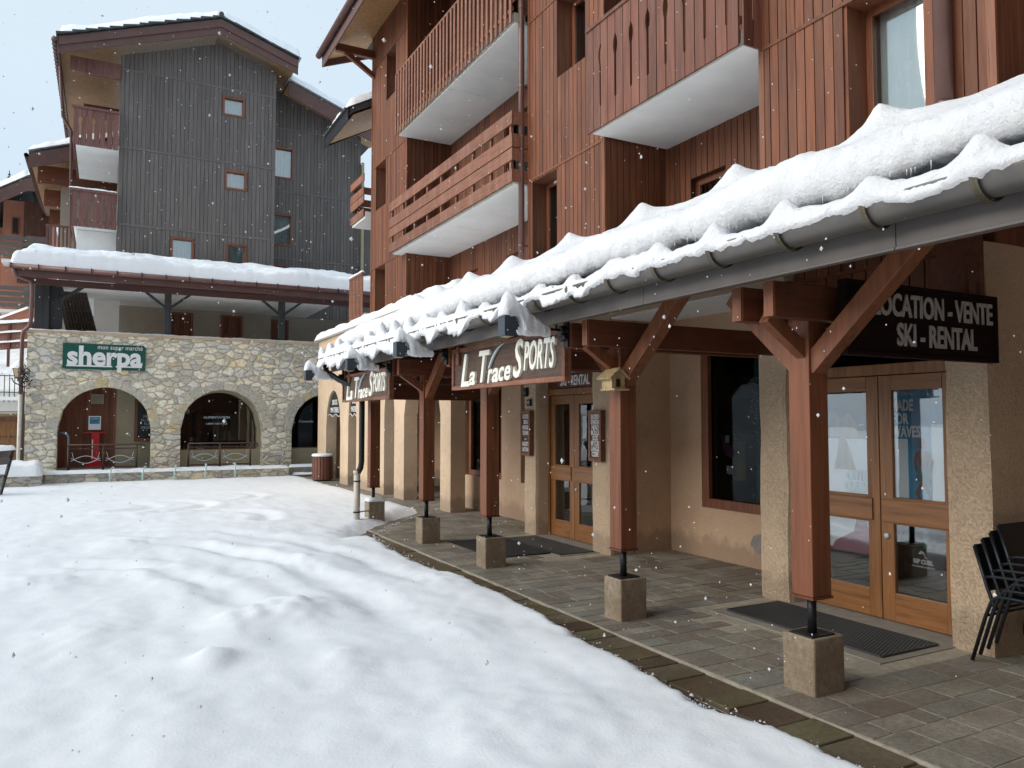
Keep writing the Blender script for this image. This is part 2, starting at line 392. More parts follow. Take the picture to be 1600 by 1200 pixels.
def window(parent, ax, p, a0, a1, z0, z1, fr=.07, curtain=True, side=1, name='window', glass='glass', fm='frame', mull=False, depth=.06, cover=1.0):
    b = MB()
    def fb(x0, x1, c0, c1):
        if ax == 'X': b.box(p - depth, p, x0, x1, c0, c1)
        else: b.box(x0, x1, p - depth, p, c0, c1)
    fb(a0, a1, z0, z0 + fr); fb(a0, a1, z1 - fr, z1); fb(a0, a0 + fr, z0 + fr, z1 - fr); fb(a1 - fr, a1, z0 + fr, z1 - fr)
    if mull: c = (a0 + a1) / 2; fb(c - .03, c + .03, z0 + fr, z1 - fr)
    o = b.build(name, M[fm], parent, bevel=.004)
    def sheet(nm, m, off, lo, hi):
        q = MB()
        if ax == 'X': q.box(p + off, p + off + .005, lo, hi, z0 + fr, z1 - fr)
        else: q.box(lo, hi, p + off, p + off + .005, z0 + fr, z1 - fr)
        return q.build(nm, M[m], o)
    sheet('pane', glass, -.035, a0 + fr, a1 - fr)
    if curtain:
        q = MB(); n = 26; lo, hi = a0 + fr, a0 + fr + (a1 - a0 - 2 * fr) * cover; vs = []
        for i in range(n + 1):
            a = lo + (hi - lo) * i / n; d = p + .05 + .018 * math.sin(i * 1.7) + .008 * math.sin(i * .6)
            for z in (z0 + fr * .5, z1 - fr * .5): vs.append((d, a, z) if ax == 'X' else (a, d, z))
        q.add(vs, [(2 * i, 2 * i + 2, 2 * i + 3, 2 * i + 1) for i in range(n)]); q.build('curtain', M['curtain'], o, smooth=True)
    return o
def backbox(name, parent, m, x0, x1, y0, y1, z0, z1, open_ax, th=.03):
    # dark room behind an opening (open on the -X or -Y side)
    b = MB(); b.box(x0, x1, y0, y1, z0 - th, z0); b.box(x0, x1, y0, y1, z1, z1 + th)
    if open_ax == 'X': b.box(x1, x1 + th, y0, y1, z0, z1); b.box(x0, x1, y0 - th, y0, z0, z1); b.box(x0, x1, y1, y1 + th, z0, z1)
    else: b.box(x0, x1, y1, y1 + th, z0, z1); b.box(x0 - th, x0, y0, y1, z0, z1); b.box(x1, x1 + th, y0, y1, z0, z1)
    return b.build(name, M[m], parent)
def N(x, y, z=0.0): return noise.noise(Vector((x, y, z)))
def fbm(x, y, z=0.0, o=4):
    s = 0; a = 1
    for i in range(o): s += a * noise.noise(Vector((x, y, z))); x *= 2.03; y *= 2.03; z = z * 2.03 + 7.1; a *= .5
    return s
def smooth(e0, e1, x):
    t = max(0, min(1, (x - e0) / (e1 - e0))); return t * t * (3 - 2 * t)
def snow_blanket(name, parent, P, nu, nv, thick, edge=.12, amp=.03, freq=5, seed=0, bumps=None, m='snow'):
    # P(u,v) -> point on the surface under the snow; closed pillow with rounded rims
    vs = []; fs = []
    def w_(i, n, d): 
        q = min(i, n - i) / n * d; return math.sqrt(max(0, 1 - (1 - min(1, q / edge)) ** 2))
    p00, p10, p01 = Vector(P(0, 0)), Vector(P(1, 0)), Vector(P(0, 1)); lu, lv = (p10 - p00).length, (p01 - p00).length
    for i in range(nu + 1):
        for j in range(nv + 1):
            p = Vector(P(i / nu, j / nv)); k = w_(i, nu, lu) * w_(j, nv, lv)
            h = thick * k * (1 + .35 * fbm(p.x * freq * .3 + seed, p.y * freq * .3, p.z)) + amp * k * fbm(p.x * freq + seed, p.y * freq, p.z * freq)
            if bumps: h += bumps(p) * k
            vs.append(p + Vector((0, 0, h + .002)))
    o = len(vs)
    for i in range(nu + 1):
        for j in range(nv + 1): vs.append(Vector(P(i / nu, j / nv)))
    st = nv + 1
    for i in range(nu):
        for j in range(nv):
            a = i * st + j; fs.append((a, a + 1, a + st + 1, a + st)); fs.append((o + a, o + a + st, o + a + st + 1, o + a + 1))
    b = MB(); b.add(vs, fs); return b.build(name, M[m], parent, smooth=True)
def cap(name, parent, x0, x1, y0, y1, z, thick, seed=0, n=None, edge=.06, amp=.02, freq=6):
    lx, ly = x1 - x0, y1 - y0; n = n or .05
    return snow_blanket(name, parent, lambda u, v: (x0 + lx * u, y0 + ly * v, z), max(6, int(lx / n)), max(6, int(ly / n)), thick, min(edge, lx / 2.2, ly / 2.2), amp, freq, seed)


# ------------------------------------------------------------------ ground
EDGE = [(-4, 3.2), (2.3, 3.22), (3.4, 3.11), (5, 3.2), (6.3, 3.33), (7.3, 3.24), (8.75, 3.21), (9.95, 3.32), (10.6, 3.4), (11.3, 3.75), (12.0, 4.3), (12.5, 4.74), (13.1, 5.28), (13.6, 5.44), (40, 5.5)]
def xe(y):
    for (a, xa), (b, xb) in zip(EDGE, EDGE[1:]):
        if a <= y <= b: return xa + (xb - xa) * (y - a) / (b - a)
    return 3
MOUNDS = [(.63, 5.27, .15, .085), (1.35, 6.35, .42, .10), (1.02, 6.15, .35, .06), (1.4, 4.9, .22, .045), (.25, 10.7, .4, .07), (2.9, 6.9, .5, .05), (-.05, 6.3, .4, .05), (1.9, 3.5, .5, .04), (-.6, 8.6, .5, .07), (.55, 8.7, .35, .05), (1.9, 8.4, .5, .06), (2.35, 5.3, .4, .04)]
def dseg(px, py, path):
    best = 9
    for (ax, ay), (bx_, by) in zip(path, path[1:]):
        dx, dy = bx_ - ax, by - ay; t = max(0, min(1, ((px - ax) * dx + (py - ay) * dy) / (dx * dx + dy * dy)))
        best = min(best, math.hypot(px - ax - dx * t, py - ay - dy * t))
    return best
def arc(cx, cy, r, a0, a1, n=14): return [(cx + r * math.cos(R(a0 + (a1 - a0) * i / n)), cy + r * math.sin(R(a0 + (a1 - a0) * i / n))) for i in range(n + 1)]
TR = [[(-6, 11.9), (-2, 12.1), (.2, 12.2), (1.4, 11.6), (2.1, 10.2), (2.5, 8.6), (2.65, 7.2), (2.7, 5.5), (2.6, 3.5)],
      [(-6, 10.6), (-2, 10.9), (0, 11.0), (1.0, 10.4), (1.6, 8.9), (1.9, 7.6), (2.0, 6.4), (2.0, 5), (1.9, 3.5)],
      [(-6, 9.6), (-2, 9.7), (-.4, 9.6), (.5, 8.9), (.95, 7.6), (1.1, 6.4), (1.2, 5), (1.2, 3.5)],
      arc(.2, 15.6, 1.5, -70, 95), arc(-.1, 15.8, .9, -70, 95), arc(1.3, 17.2, 1.6, -60, 60), arc(1.1, 13.2, 1.3, -30, 100)]
def ground_h(x, y):
    h = .11 + .032 * fbm(x * .5 + 3, y * .5, 0, 3) + .020 * N(x * 1.7, y * 1.1, 4) + .010 * N(x * 4.1, y * 2.6, 6)
    h += .007 * fbm(x * 6, y * 6, 1, 4)
    if -3 < x < 4.2 and y < 13:
        for (mx_, my, s, k) in MOUNDS:
            d = math.hypot((x - mx_), (y - my)) / s
            if d < 3: h += k * math.exp(-d * d * 1.1) * (1 + .25 * N(x * 9, y * 9, 5))
    if 2.5 < y < 20 and -6 < x < 4:
        for i, t in enumerate(TR):
            d = dseg(x, y, t)
            if d < .8:
                wob = 1 + .5 * N(x * 2, y * 2, i * 3.3)
                h += (-.026 * math.exp(-(d / .13) ** 2) + .024 * math.exp(-((d - .27) / .15) ** 2)) * wob * (.6 if i == 0 else 1) * (smooth(4.0, 8.8, y) if i < 3 else 1)
    # ripples seen across the left foreground
    h += .011 * math.sin((x * .5 + y * 1.3 + .6 * N(x * .5, y * .5, 9)) * 2.6) * smooth(9, 3, y) * smooth(3, .5, x)
    if y > 20: h += .03 * fbm(x * 3.5, y * 3.5, 2, 2)
    e = xe(y) + .055 * fbm(y * 1.6, 3.1, 0, 2) + .030 * N(x * 14, y * 14, 3) + .04 * N(x * 5, y * 5, 8)
    k = smooth(0, .22 if y < 10 else .7, e - x)
    if y > 10: h *= 1 - .65 * smooth(10, 21, y)
    return h * k - .045 * (1 - k) if e > x else -.045
xs = []; x = -22.0
while x < 5.62:
    xs.append(x); x += .35 if x < -6 else (.07 if x < -1.5 else .036)
xs.append(5.62)
ys = []; y = -3.0
while y < 26.5:
    ys.append(y); y += .3 if y < .8 else (.03 + max(0, y - 2.5) * .0045)
vs = [(x, y, ground_h(x, y)) for x in xs for y in ys]; n = len(ys); fs = []
for i in range(len(xs) - 1):
    for j in range(n - 1): a = i * n + j; fs.append((a, a + n, a + n + 1, a + 1))
g = MB(); g.v = vs; g.f = fs; g.r = [0] * len(fs)
go = g.build('snow_ground', M['snowg'], smooth=True); tag(go, 'fresh white snow with faint old tracks covering the square', None, kind='structure')
g = MB(); g.box(-150, 150, -60, 220, -.25, -.06); gg = g.build('ground', M['snowg']); tag(gg, 'snow covered ground around the buildings', None, kind='structure')
# loose crumbs of snow along the melting edge
g = MB()
for i in range(620):
    yy = random.uniform(1.8, 13); e = xe(yy) + .045 * fbm(yy * 1.6, 3.1, 0, 2); xx = e + random.expovariate(22) - .04; s = random.uniform(.003, .009) * (1 + .7 * (random.random() < .08))
    g.add([(xx + s * a, yy + s * b * random.uniform(.7, 1.5), .0 + s * c * .8 + .004) for a, b, c in ((1, 0, 0), (0, 1, 0), (-1, 0, 0), (0, -1, 0), (0, 0, 1.2))], [(0, 1, 4), (1, 2, 4), (2, 3, 4), (3, 0, 4), (3, 2, 1, 0)])
tag(g.build('snow_crumbs', M['snow']), 'loose crumbs of snow along the wet kerb of the arcade', 'snow', kind='stuff')
# paving of the arcade: rows of split stone with mortar joints
g = MB(); g.box(3.545, 9, -3, 24, -.24, -.0035); tag(g.build('paving_bed', M['mortar']), 'pale mortar bed between the paving stones', None, kind='structure')
g = MB(); y = -.5
SK = [(4.68, 5.62, 3.52, 5.22), (4.9, 5.62, 8.05, 9.75)]
while y < 23.5:
    wd = random.choice((.15, .18, .2, .24, .28)); x = 3.546
    while x < 7.4:
        ln = random.uniform(.16, .42); x1 = min(x + ln, 7.5); ga = random.uniform(.004, .008)
        if not any(x1 > a and x < b and y + wd > c and y < d for a, b, c, d in SK):
            z = random.uniform(-.0008, .0012); j = [random.uniform(-.004, .004) for _ in range(8)]; r = random.random()
            q = [(x + ga + j[0], y + ga + j[1]), (x1 - ga + j[2], y + ga + j[3]), (x1 - ga + j[4], y + wd - ga + j[5]), (x + ga + j[6], y + wd - ga + j[7])]
            zt = [z + random.uniform(-.001, .001) for _ in range(4)]
            g.add([(a, b, zz - .0) for (a, b), zz in zip(q, zt)] + [(a, b, -.02) for a, b in q], [(0, 1, 2, 3), (0, 4, 5, 1), (1, 5, 6, 2), (2, 6, 7, 3), (3, 7, 4, 0)], r)
        x = x1
    y += wd
tag(g.build('paving', M['paver']), 'grey brown stone paving under the arcade', None, kind='structure')
g = MB(); y = -.5
for xa, xb in ((2.85, 3.2), (3.2, 3.54)):
    y = -3 + xa
    while y < 14.5:
        ln = random.uniform(.18, .42); z = random.uniform(-.016, -.004) - (.012 if xa < 3 else 0); r = random.random()
        g.box(xa + .005 + random.uniform(0, .008), xb - .006 - random.uniform(0, .012), y + .005, y + ln - .006, -.04, z, r); y += ln
tag(g.build('kerb', M['curb'], bevel=.006), 'wet mossy brown kerb stones between the snow and the paving', None, kind='structure')

# ------------------------------------------------------------------ right building: ski shop arcade with timber flats above
RB = root('timber_apartment_building', (6.1, 10, 0), 'long red brown timber clad building with balconies above the ski shop arcade', 'building')
XW, XR = 6.1, 7.18
LV = [5.58, 8.24, 10.9]
bk = MB(); pk = MB()
def bay(a0, a1, z0, z1, holes, ends=()):
    wall(bk, 'X', XW, .32, a0, a1, z0, z1, holes)
    zs = [z0] + [z for z in LV if z0 < z < z1] + [z1]
    for za, zb in zip(zs, zs[1:]): planks(pk, 'X', XW, a0, a1, za + .012, zb - .012, holes)
    for z in zs[1:-1]: pk.box(XW - .032, XW - .001, a0, a1, z - .018, z + .018)
H1 = [(3.98, 4.79, 3.55, 5.56)]
H2 = [(9.24, 10.03, 6.96, 8.22), (10.07, 10.84, 3.6, 5.54), (9.24, 10.03, 9.6, 10.8)]
H3 = [(17.56, 18.34, 9.69, 10.88), (18.3, 19.12, 7.08, 8.22), (18.3, 19.12, 4.0, 5.56)]
bay(3.46, 5.84, 3.0, 12, H1); bay(8.78, 10.92, 3.0, 12, H2); bay(16.8, 19.45, 3.0, 12, H3)
wall(bk, 'X', XR, .2, -3, 3.46, 3, 12)
planks(pk, 'X', XR, -3, 3.46, 3, 12)
# deep recesses: back walls and side walls, board clad
HR1 = [(7.5, 8.25, 3.3, 5.02)]
HR2 = [(13.1, 13.75, 3.3, 5.0), (15.2, 15.9, 3.3, 5.0), (12.3, 13.9, 6.0, 7.8), (12.3, 13.9, 8.6, 10.4)]
for a0, a1, hs in ((5.84, 8.78, HR1), (10.92, 16.8, HR2)):
    wall(bk, 'X', XR, .2, a0, a1, 2.9, 12, hs)
    zs = [2.9, 5.58, 8.24, 12]
    for za, zb in zip(zs, zs[1:]): planks(pk, 'X', XR, a0, a1, za, zb, hs)
for yy, s in ((8.78, -1), (16.8, -1), (19.45, 1), (3.46, -1)):
    for za, zb in ((3.0, 5.58), (5.58, 8.24), (8.24, 12)):
        if s < 0: bk.box(XW + .33, XR + .1, yy, yy + .1, za, zb); planks(pk, 'Y', yy, XW - .02, XR, za, zb)
        else: bk.box(XW + .33, 9.5, yy - .1, yy, za, zb)
bk.build('wall', M['clad'], RB); pk.build('timber_cladding', M['clad'], RB)
# corner boards
for yy in (3.46, 5.84, 8.78, 10.92, 16.8, 19.45): bx('corner_board', M['post'], RB, XW - .03, XW - .0, yy - .035, yy + .035, 3, 12)
for h, cv in ((H1[0], 1.0), (H2[0], .6), (H2[1], .9), (H3[0], 0), (H3[1], 0), (H3[2], .5)):
    o = window(RB, 'X', XW + .32, h[0], h[1], h[2], h[3], .07, cv > 0, cover=cv or 1)
    # roller blind vent bars on top of the frame
    if h in (H2[1],):
        one('vent', M['letter'], o, lambda b: (b.box(XW + .245, XW + .262, h[0] + .2, h[0] + .5, h[3] - .05, h[3] - .038), b.box(XW + .245, XW + .262, h[0] + .2, h[0] + .5, h[3] - .03, h[3] - .018)))
for h in HR1: window(RB, 'X', XR + .15, *h, .09, True, cover=.4)
for h in HR2: window(RB, 'X', XR + .15, *h, .09, False, glass='darkglass')
for a, c in ((3.6, 5.8), (8.9, 10.9), (16.95, 19.3)): backbox('flat_interior', RB, 'void', XW + .5, XW + .9, a, c, 3.2, 11.9, 'X')
backbox('flat_interior', RB, 'void', XR + .22, XR + .8, 5.9, 16.8, 3.1, 11.5, 'X')
# downpipes
def pipe(nm, x, y, z0, z1, r=.05, m='copper', par=None, lab=None):
    b = MB(); b.tube([(x, y, z0), (x, y, z1)], r, 14); o = b.build(nm, M[m], par or RB, smooth=True)
    c = MB(); z = z0 + .3
    while z < z1: c.tube([(x, y, z), (x, y, z + .035)], r + .008, 14); c.bar((x, y, z + .017), (x + .12, y, z + .017), .02, .02); z += 1.33
    c.build('pipe_clamp', M[m], o); return o
pipe('downpipe', XW - .11, 3.80, 3.9, 12, .07)
pipe('downpipe', XW - .13, 10.98, 4.2, 12, .05)
# balconies
def balcony(par, y0, y1, zb, kind, xf=5.83, xb=XR):
    b = MB(); b.box(xf, xb - .002, y0, y1, zb + .02, zb + .17); s = b.build('balcony_slab', M['white_edge'], par, bevel=.01)
    b = MB(); mid = (y0 + y1) / 2
    for a, c in (((y0 + .02, mid - .006), (mid + .006, y1 - .02)) if y1 - y0 > 4 else ((y0 + .02, y1 - .02),)): b.box(xf + .04, xb - .004, a, c, zb, zb + .019)
    b.build('balcony_soffit', M['white'], s)
    r = root_part('balcony_railing', par); m = MB(); q = xf - .03
    if kind == 'slat':
        m.box(q - .015, q + .03, y0 - .05, y1, zb + 1.42, zb + 1.47); m.box(q - .0, q + .03, y0, y1, zb + .2, zb + .26)
        n_ = int((y1 - y0) / .175)
        for i in range(n_ + 1):
            y = y0 + .03 + i * (y1 - y0 - .06) / n_; d = random.uniform(-.003, .003); m.box(q - .028 + d, q - .002 + d, y - .04, y + .04, zb - .02 + random.uniform(-.01, .01), zb + 1.42)
        m.box(q, xb - .5, y0 + .0, y0 + .03, zb + 1.38, zb + 1.44)
        for i in range(5): x = q + .12 * (i + 1); m.box(x, x + .07, y0, y0 + .022, zb + .05, zb + 1.38)
        mm = 'rail'
    elif kind == 'board':
        for z, hh in ((.02, .21), (.38, .20), (.60, .22), (.98, .22)):
            m.box(q - .03, q, y0 - .04, mid - .003, zb + z, zb + z + hh); m.box(q - .03, q, mid + .003, y1, zb + z + .002, zb + z + hh + .002)
            m.box(q + .002, XW + .0, y0 - .04, y0 - .01, zb + z, zb + z + hh)
        n_ = int((y1 - y0) / .75)
        for i in range(n_ + 1): y = y0 + .08 + i * (y1 - y0 - .16) / n_; m.box(q + .001, q + .05, y - .03, y + .03, zb + .05, zb + 1.16)
        mm = 'rail'
    else:
        cutout_boards(m, 'X', q, y0, y1, zb - .02, zb + 1.40, .165, wide=1.3)
        m.box(q - .045, q + .03, y0 - .06, y1, zb + 1.40, zb + 1.45); m.box(q + .0, q + .03, y0, y1, zb + .22, zb + .3)
        cutout_boards(m, 'Y', y0 - .02, q, XW, zb - .02, zb + 1.40, .165)
        mm = 'board'
    o = m.build('balcony_railing', M[mm], s, bevel=.003); return s
def root_part(n_, p): return None
def cutout_boards(m, ax, p, a0, a1, z0, z1, pw, th=.025, wide=1.0):
    n_ = max(1, round((a1 - a0) / pw)); st = (a1 - a0) / n_
    for i in range(n_):
        l, r_ = a0 + i * st + .006, a0 + (i + 1) * st - .006; H = z1 - z0
        def notch(side):  # points going up on one side, with a baluster cut
            e = l if side < 0 else r_; s = -side; k = .032 * wide
            if (i % 2 == 0) == (side < 0): return [(e, z0), (e, z1)]
            pts = [(0, .0), (0, .20), (.4, .215), (.4, .60), (.75, .64), (1.0, .69), (.75, .745), (.35, .77), (.0, .80), (0, 1)]
            return [(e + s * k * a, z0 + H * b) for a, b in pts]
        poly = notch(-1) + list(reversed(notch(1)))
        d = random.uniform(-.002, .002)
        m.prism(poly, ax, p - th + d, p + d)
balcony(RB, 10.98, 16.75, 8.24, 'slat'); balcony(RB, 10.98, 17.1, 5.53, 'board'); balcony(RB, 5.86, 8.74, 5.6, 'cut')
balcony(RB, 5.86, 8.74, 8.24, 'cut')
# main roof over the flats: eave with rafters, tiles and snow
b = MB(); b.prism([(4.95, 11.42), (5.0, 11.62), (9.5, 13.4), (9.5, 13.1)], 'Y', -2, 20.4); rf = b.build('roof', M['slate'], RB)
one('soffit', M['soffit'], rf, lambda b: b.prism([(5.02, 11.40), (5.02, 11.42), (6.12, 11.86), (6.12, 11.84)], 'Y', -2, 20.38))
one('fascia', M['fascia'], rf, lambda b: (b.box(4.97, 5.0, -2, 20.42, 11.2, 11.56), b.prism([(4.97, 11.2), (4.97, 11.6), (9.5, 13.45), (9.5, 13.0)], 'Y', 20.4, 20.45)))
one('gutter', M['copper'], rf, lambda b: b.tube([(4.89, -2, 11.52), (4.89, 20.5, 11.52)], .085, 12), smooth=True)
one('roof_bracket', M['beam'], rf, lambda b: (b.bar((5.05, 19.3, 11.28), (6.1, 19.3, 11.28), .12, .2), b.bar((5.3, 19.3, 11.2), (6.1, 19.3, 10.7), .1, .12)))
snow_blanket('roof_snow', rf, lambda u, v: (4.98 + 4 * u, 14 + 6.4 * v, 11.62 + 1.58 * u), 30, 50, .28, .15, .03, 4)
# rear wing of the same row
b = MB(); wall(b, 'X', 6.9, .3, 19.5, 21, 3, 10); b.build('wall', M['clad'], RB)
b = MB(); planks(b, 'X', 6.9, 19.5, 21, 3, 10); b.build('timber_cladding', M['clad'], RB)
b = MB(); b.prism([(5.5, 9.72), (5.55, 9.9), (9.5, 12.1), (9.5, 11.9)], 'Y', 19.6, 22.0); rf2 = b.build('roof', M['slate'], RB)
one('soffit', M['soffit'], rf2, lambda b: b.prism([(5.6, 9.70), (5.6, 9.715), (6.9, 10.42), (6.9, 10.40)], 'Y', 19.6, 21.98))
one('fascia', M['iron'], rf2, lambda b: (b.box(5.46, 5.5, 19.6, 22.02, 9.56, 9.86), b.prism([(5.5, 9.6), (5.5, 9.95), (9.5, 12.2), (9.5, 11.8)], 'Y', 22.0, 22.05)))
snow_blanket('roof_snow', rf2, lambda u, v: (5.45 + 3.5 * u, 19.6 + 2.4 * v, 9.9 + 1.92 * u), 30, 24, .2, .12, .04, 5)
b = MB()
for i in range(9): b.box(5.4, 5.62, 19.7 + i * .26, 19.9 + i * .26, 9.86, 9.9 + random.uniform(.0, .03))
b.build('roof_tile', M['slate'], rf2)
def small_balcony(zb, kind, y1=20.8):
    b = MB(); b.box(5.95, 6.9, 19.6, y1, zb, zb + .18); s = b.build('balcony_slab', M['white'], RB); m = MB()
    if kind == 'board':
        for z in (.05, .42, .64, 1.0): m.box(5.9, 5.93, 19.6, y1 + .03, zb + z, zb + z + .2); m.box(5.93, 6.9, y1 + .001, y1 + .03, zb + z, zb + z + .2)
    else:
        m.box(5.88, 5.93, 19.6, y1, zb + 1.2, zb + 1.25)
        for i in range(10): y = 19.62 + i * .13; m.box(5.9, 5.925, y, y + .08, zb - .05, zb + 1.2)
    m.build('balcony_railing', M['rail'], s)
small_balcony(7.0, 'board'); small_balcony(4.3, 'slat')
cap('snow_cap', RB, 5.86, 5.97, 19.6, 20.85, 5.55, .06, 2, .04, .04)

# ------------------------------------------------------------------ arcade ground floor (part of the same building)
XP = 5.5
PIL = [(3.22, 3.56), (5.05, 5.40), (7.84, 8.25), (9.70, 10.06), (12.55, 13.2)]
def pillar(y0, y1, x1=5.98, z1=2.93, m='stucco'):
    b = MB(); nx, ny, nz = 8, 6, 40; x0 = XP
    def wob(x, y, z): return (x + .012 * N(x * 3, y * 3, z * 3), y + .012 * N(y * 3 + 9, x * 3, z * 2.5), z)
    rim = []
    for (xa, ya, xb_, yb, n_) in ((x0, y0, x1, y0, nx), (x1, y0, x1, y1, ny), (x1, y1, x0, y1, nx), (x0, y1, x0, y0, ny)):
        for i in range(n_):
            t = i / n_; rim.append((xa + (xb_ - xa) * t, ya + (yb - ya) * t))
    k = len(rim); vs = []; fs = []
    cx_, cy_ = (x0 + x1) / 2, (y0 + y1) / 2
    for j in range(nz + 1):
        z = -.03 + (z1 + .03) * j / nz
        for (x, y) in rim:
            # soft plaster arris
            c = min(abs(x - x0), abs(x - x1)) < 1e-6 and min(abs(y - y0), abs(y - y1)) < 1e-6
            f = .012 if c else 0
            vs.append(wob(x + (f if x < cx_ else -f), y + (f if y < cy_ else -f), z))
    for j in range(nz):
        for i in range(k): fs.append((j * k + i, j * k + (i + 1) % k, (j + 1) * k + (i + 1) % k, (j + 1) * k + i))
    b.add(vs, fs); return b.build('pillar', M[m], RB, smooth=False)
pillar(3.22, 3.56, 7.6); pillar(5.05, 5.40, 5.95); pillar(7.84, 8.25, 5.9); pillar(9.70, 10.06, 5.9)
# side wall of the recess, back wall with display window
one('recess_wall', M['smooth'], RB, lambda b: wall(b, 'X', 6.45, .25, 5.40, 7.95, -.03, 2.93, [(5.7, 7.26, .60, 2.55)]))
bx('recess_wall', M['smooth'], RB, 5.9, 6.6, 7.843, 8.0, -.03, 2.929); bx('recess_wall', M['smooth'], RB, 5.95, 6.5, 5.3, 5.405, -.03, 2.929)
bk = MB()
wall(bk, 'X', 6.1, .25, 10.06, 12.6, -.03, 2.93, [(11.95, 13.4, .62, 2.35), (10.5, 11.25, .62, 2.93)])
wall(bk, 'X', 6.1, .25, 12.6, 14.2, -.03, 2.93, [(12, 13.5, .62, 2.35)])
bk.build('recess_wall', M['smooth'], RB)
one('wall_patch', M['patch'], RB, lambda b: b.prism([(6.05, .27), (6.12, .36), (6.3, .40), (6.42, .36), (6.47, .26), (6.36, .17), (6.2, .15), (6.1, .19)], 'X', 6.445, 6.452))
bx('lintel', M['stucco'], RB, XP, 6.12, 5.06, 12.78, 2.93, 3.9)
bx('lintel', M['clad'], RB, 5.64, 6.12, 3.22, 5.06, 2.932, 3.9)
b = MB(); planks(b, 'X', 5.64, 3.22, 5.05, 2.94, 3.9, pw=.13); b.build('timber_cladding', M['clad'], RB)
bx('corner_board', M['beam'], RB, 5.45, 5.497, 3.23, 3.55, 2.52, 3.7)
bk = MB(); bk.box(6.12, 7.3, 3.22, 12.4, 2.93, 3.0); bk.box(5.52, 6.11, 5.42, 7.82, 2.905, 2.928); bk.build('arcade_ceiling', M['white'], RB)
dw = window(RB, 'X', 6.55, 5.7, 7.26, .60, 2.55, .11, False, name='display_window', glass='darkglass', depth=.09)
one('vent', M['letter'], dw, lambda b: (b.box(6.448, 6.458, 6.45, 6.85, 2.50, 2.512), b.box(6.448, 6.458, 6.45, 6.85, 2.53, 2.542)))
window(RB, 'X', 6.25, 12, 13.45, .62, 2.35, .10, False, name='display_window', glass='darkglass', depth=.09)
window(RB, 'X', 6.3, 10.5, 11.25, .62, 2.9, .08, False, name='display_window', glass='darkglass', depth=.05)
backbox('shop_interior', RB, 'shopdark', 6.62, 8.2, 5.45, 7.9, .3, 2.9, 'X')
backbox('shop_interior', RB, 'shopdark', 6.42, 7.5, 10.1, 14.2, .3, 2.9, 'X')
bx('recess_wall', M['smooth'], RB, 7.5, 7.75, -3, 3.21, -.03, 2.98)
bx('arcade_ceiling', M['white'], RB, 6.2, 7.5, -3, 3.21, 2.93, 2.98)
# doors
def shop_door(y0, y1, ysplit, zt, x=5.78):
    b = MB(); b.box(x - .07, x + .05, y0 - .07, y0, 0, zt + .09); b.box(x - .07, x + .05, y1, y1 + .07, 0, zt + .09); b.box(x - .07, x + .05, y0, y1, zt, zt + .09)
    d = b.build('door_frame', M['door'], RB, bevel=.004)
    for (a, c) in ((y0 + .006, ysplit - .004), (ysplit + .004, y1 - .006)):
        m = MB(); s = .115
        m.box(x - .045, x, a, a + s, .012, zt - .006); m.box(x - .045, x, c - s, c, .012, zt - .006)
        l = m.build('door_leaf', M['door'], RB, bevel=.005); m = MB()
        for z0, z1 in ((.012, .24), (.80, 1.02), (zt - .13, zt - .006)): bx('door_rail', M['doorh'], l, x - .045, x, a + s, c - s, z0, z1, bevel=.004)
        bx('push_bar', M['doorh'], l, x - .062, x - .046, a + s * .55, c - s * .15, .815, 1.0, bevel=.004)
        m = MB(); m.box(x - .026, x - .02, a + s, c - s, .24, .80); m.box(x - .026, x - .02, a + s, c - s, 1.02, zt - .13); m.build('pane', M['doorglass'], l)
    one('lock', M['silver'], RB, lambda b: b.tube([(x - .045, ysplit - .06, .70), (x - .062, ysplit - .06, .70)], .022, 12), smooth=True)
    return d
shop_door(3.60, 5.02, 4.28, 2.03); shop_door(8.28, 9.66, 9.03, 2.01)
backbox('shop_interior', RB, 'shopdark', 5.9, 7.6, 3.6, 5.04, 0, 2.9, 'X'); backbox('shop_interior', RB, 'shopdark', 5.9, 7.6, 8.28, 9.68, 0, 2.9, 'X')
# transoms
one('transom', M['darkglass'], RB, lambda b: b.box(5.76, 5.77, 3.58, 5.04, 2.13, 2.6))
b = MB(); planks(b, 'X', 5.76, 3.57, 5.05, 2.62, 2.93, pw=.13); b.box(5.7, 5.8, 3.57, 5.05, 2.56, 2.62); b.build('door_panel', M['clad'], RB)
tp = bx('transom_panel', M['beam'], RB, 5.72, 5.8, 8.26, 9.70, 2.11, 2.90)
text('LOCATION - VENTE\nSKI - RENTAL', .19, M['whitelet'], tp, (5.712, 8.98, 2.29), 'X', width=1.15, bold=.004, spacing=.95)
# thresholds
for y0, y1 in ((3.5, 5.22), (8.05, 9.75)): tag(bx('door_sill', M['cement'], None, 4.68 if y0 < 5 else 4.92, 5.76, y0 + .02, y1 - .02, -.03, .004, bevel=.003), 'cement slab set in the paving before the %s shop door' % ('near' if y0 < 5 else 'far'), None, kind='structure')
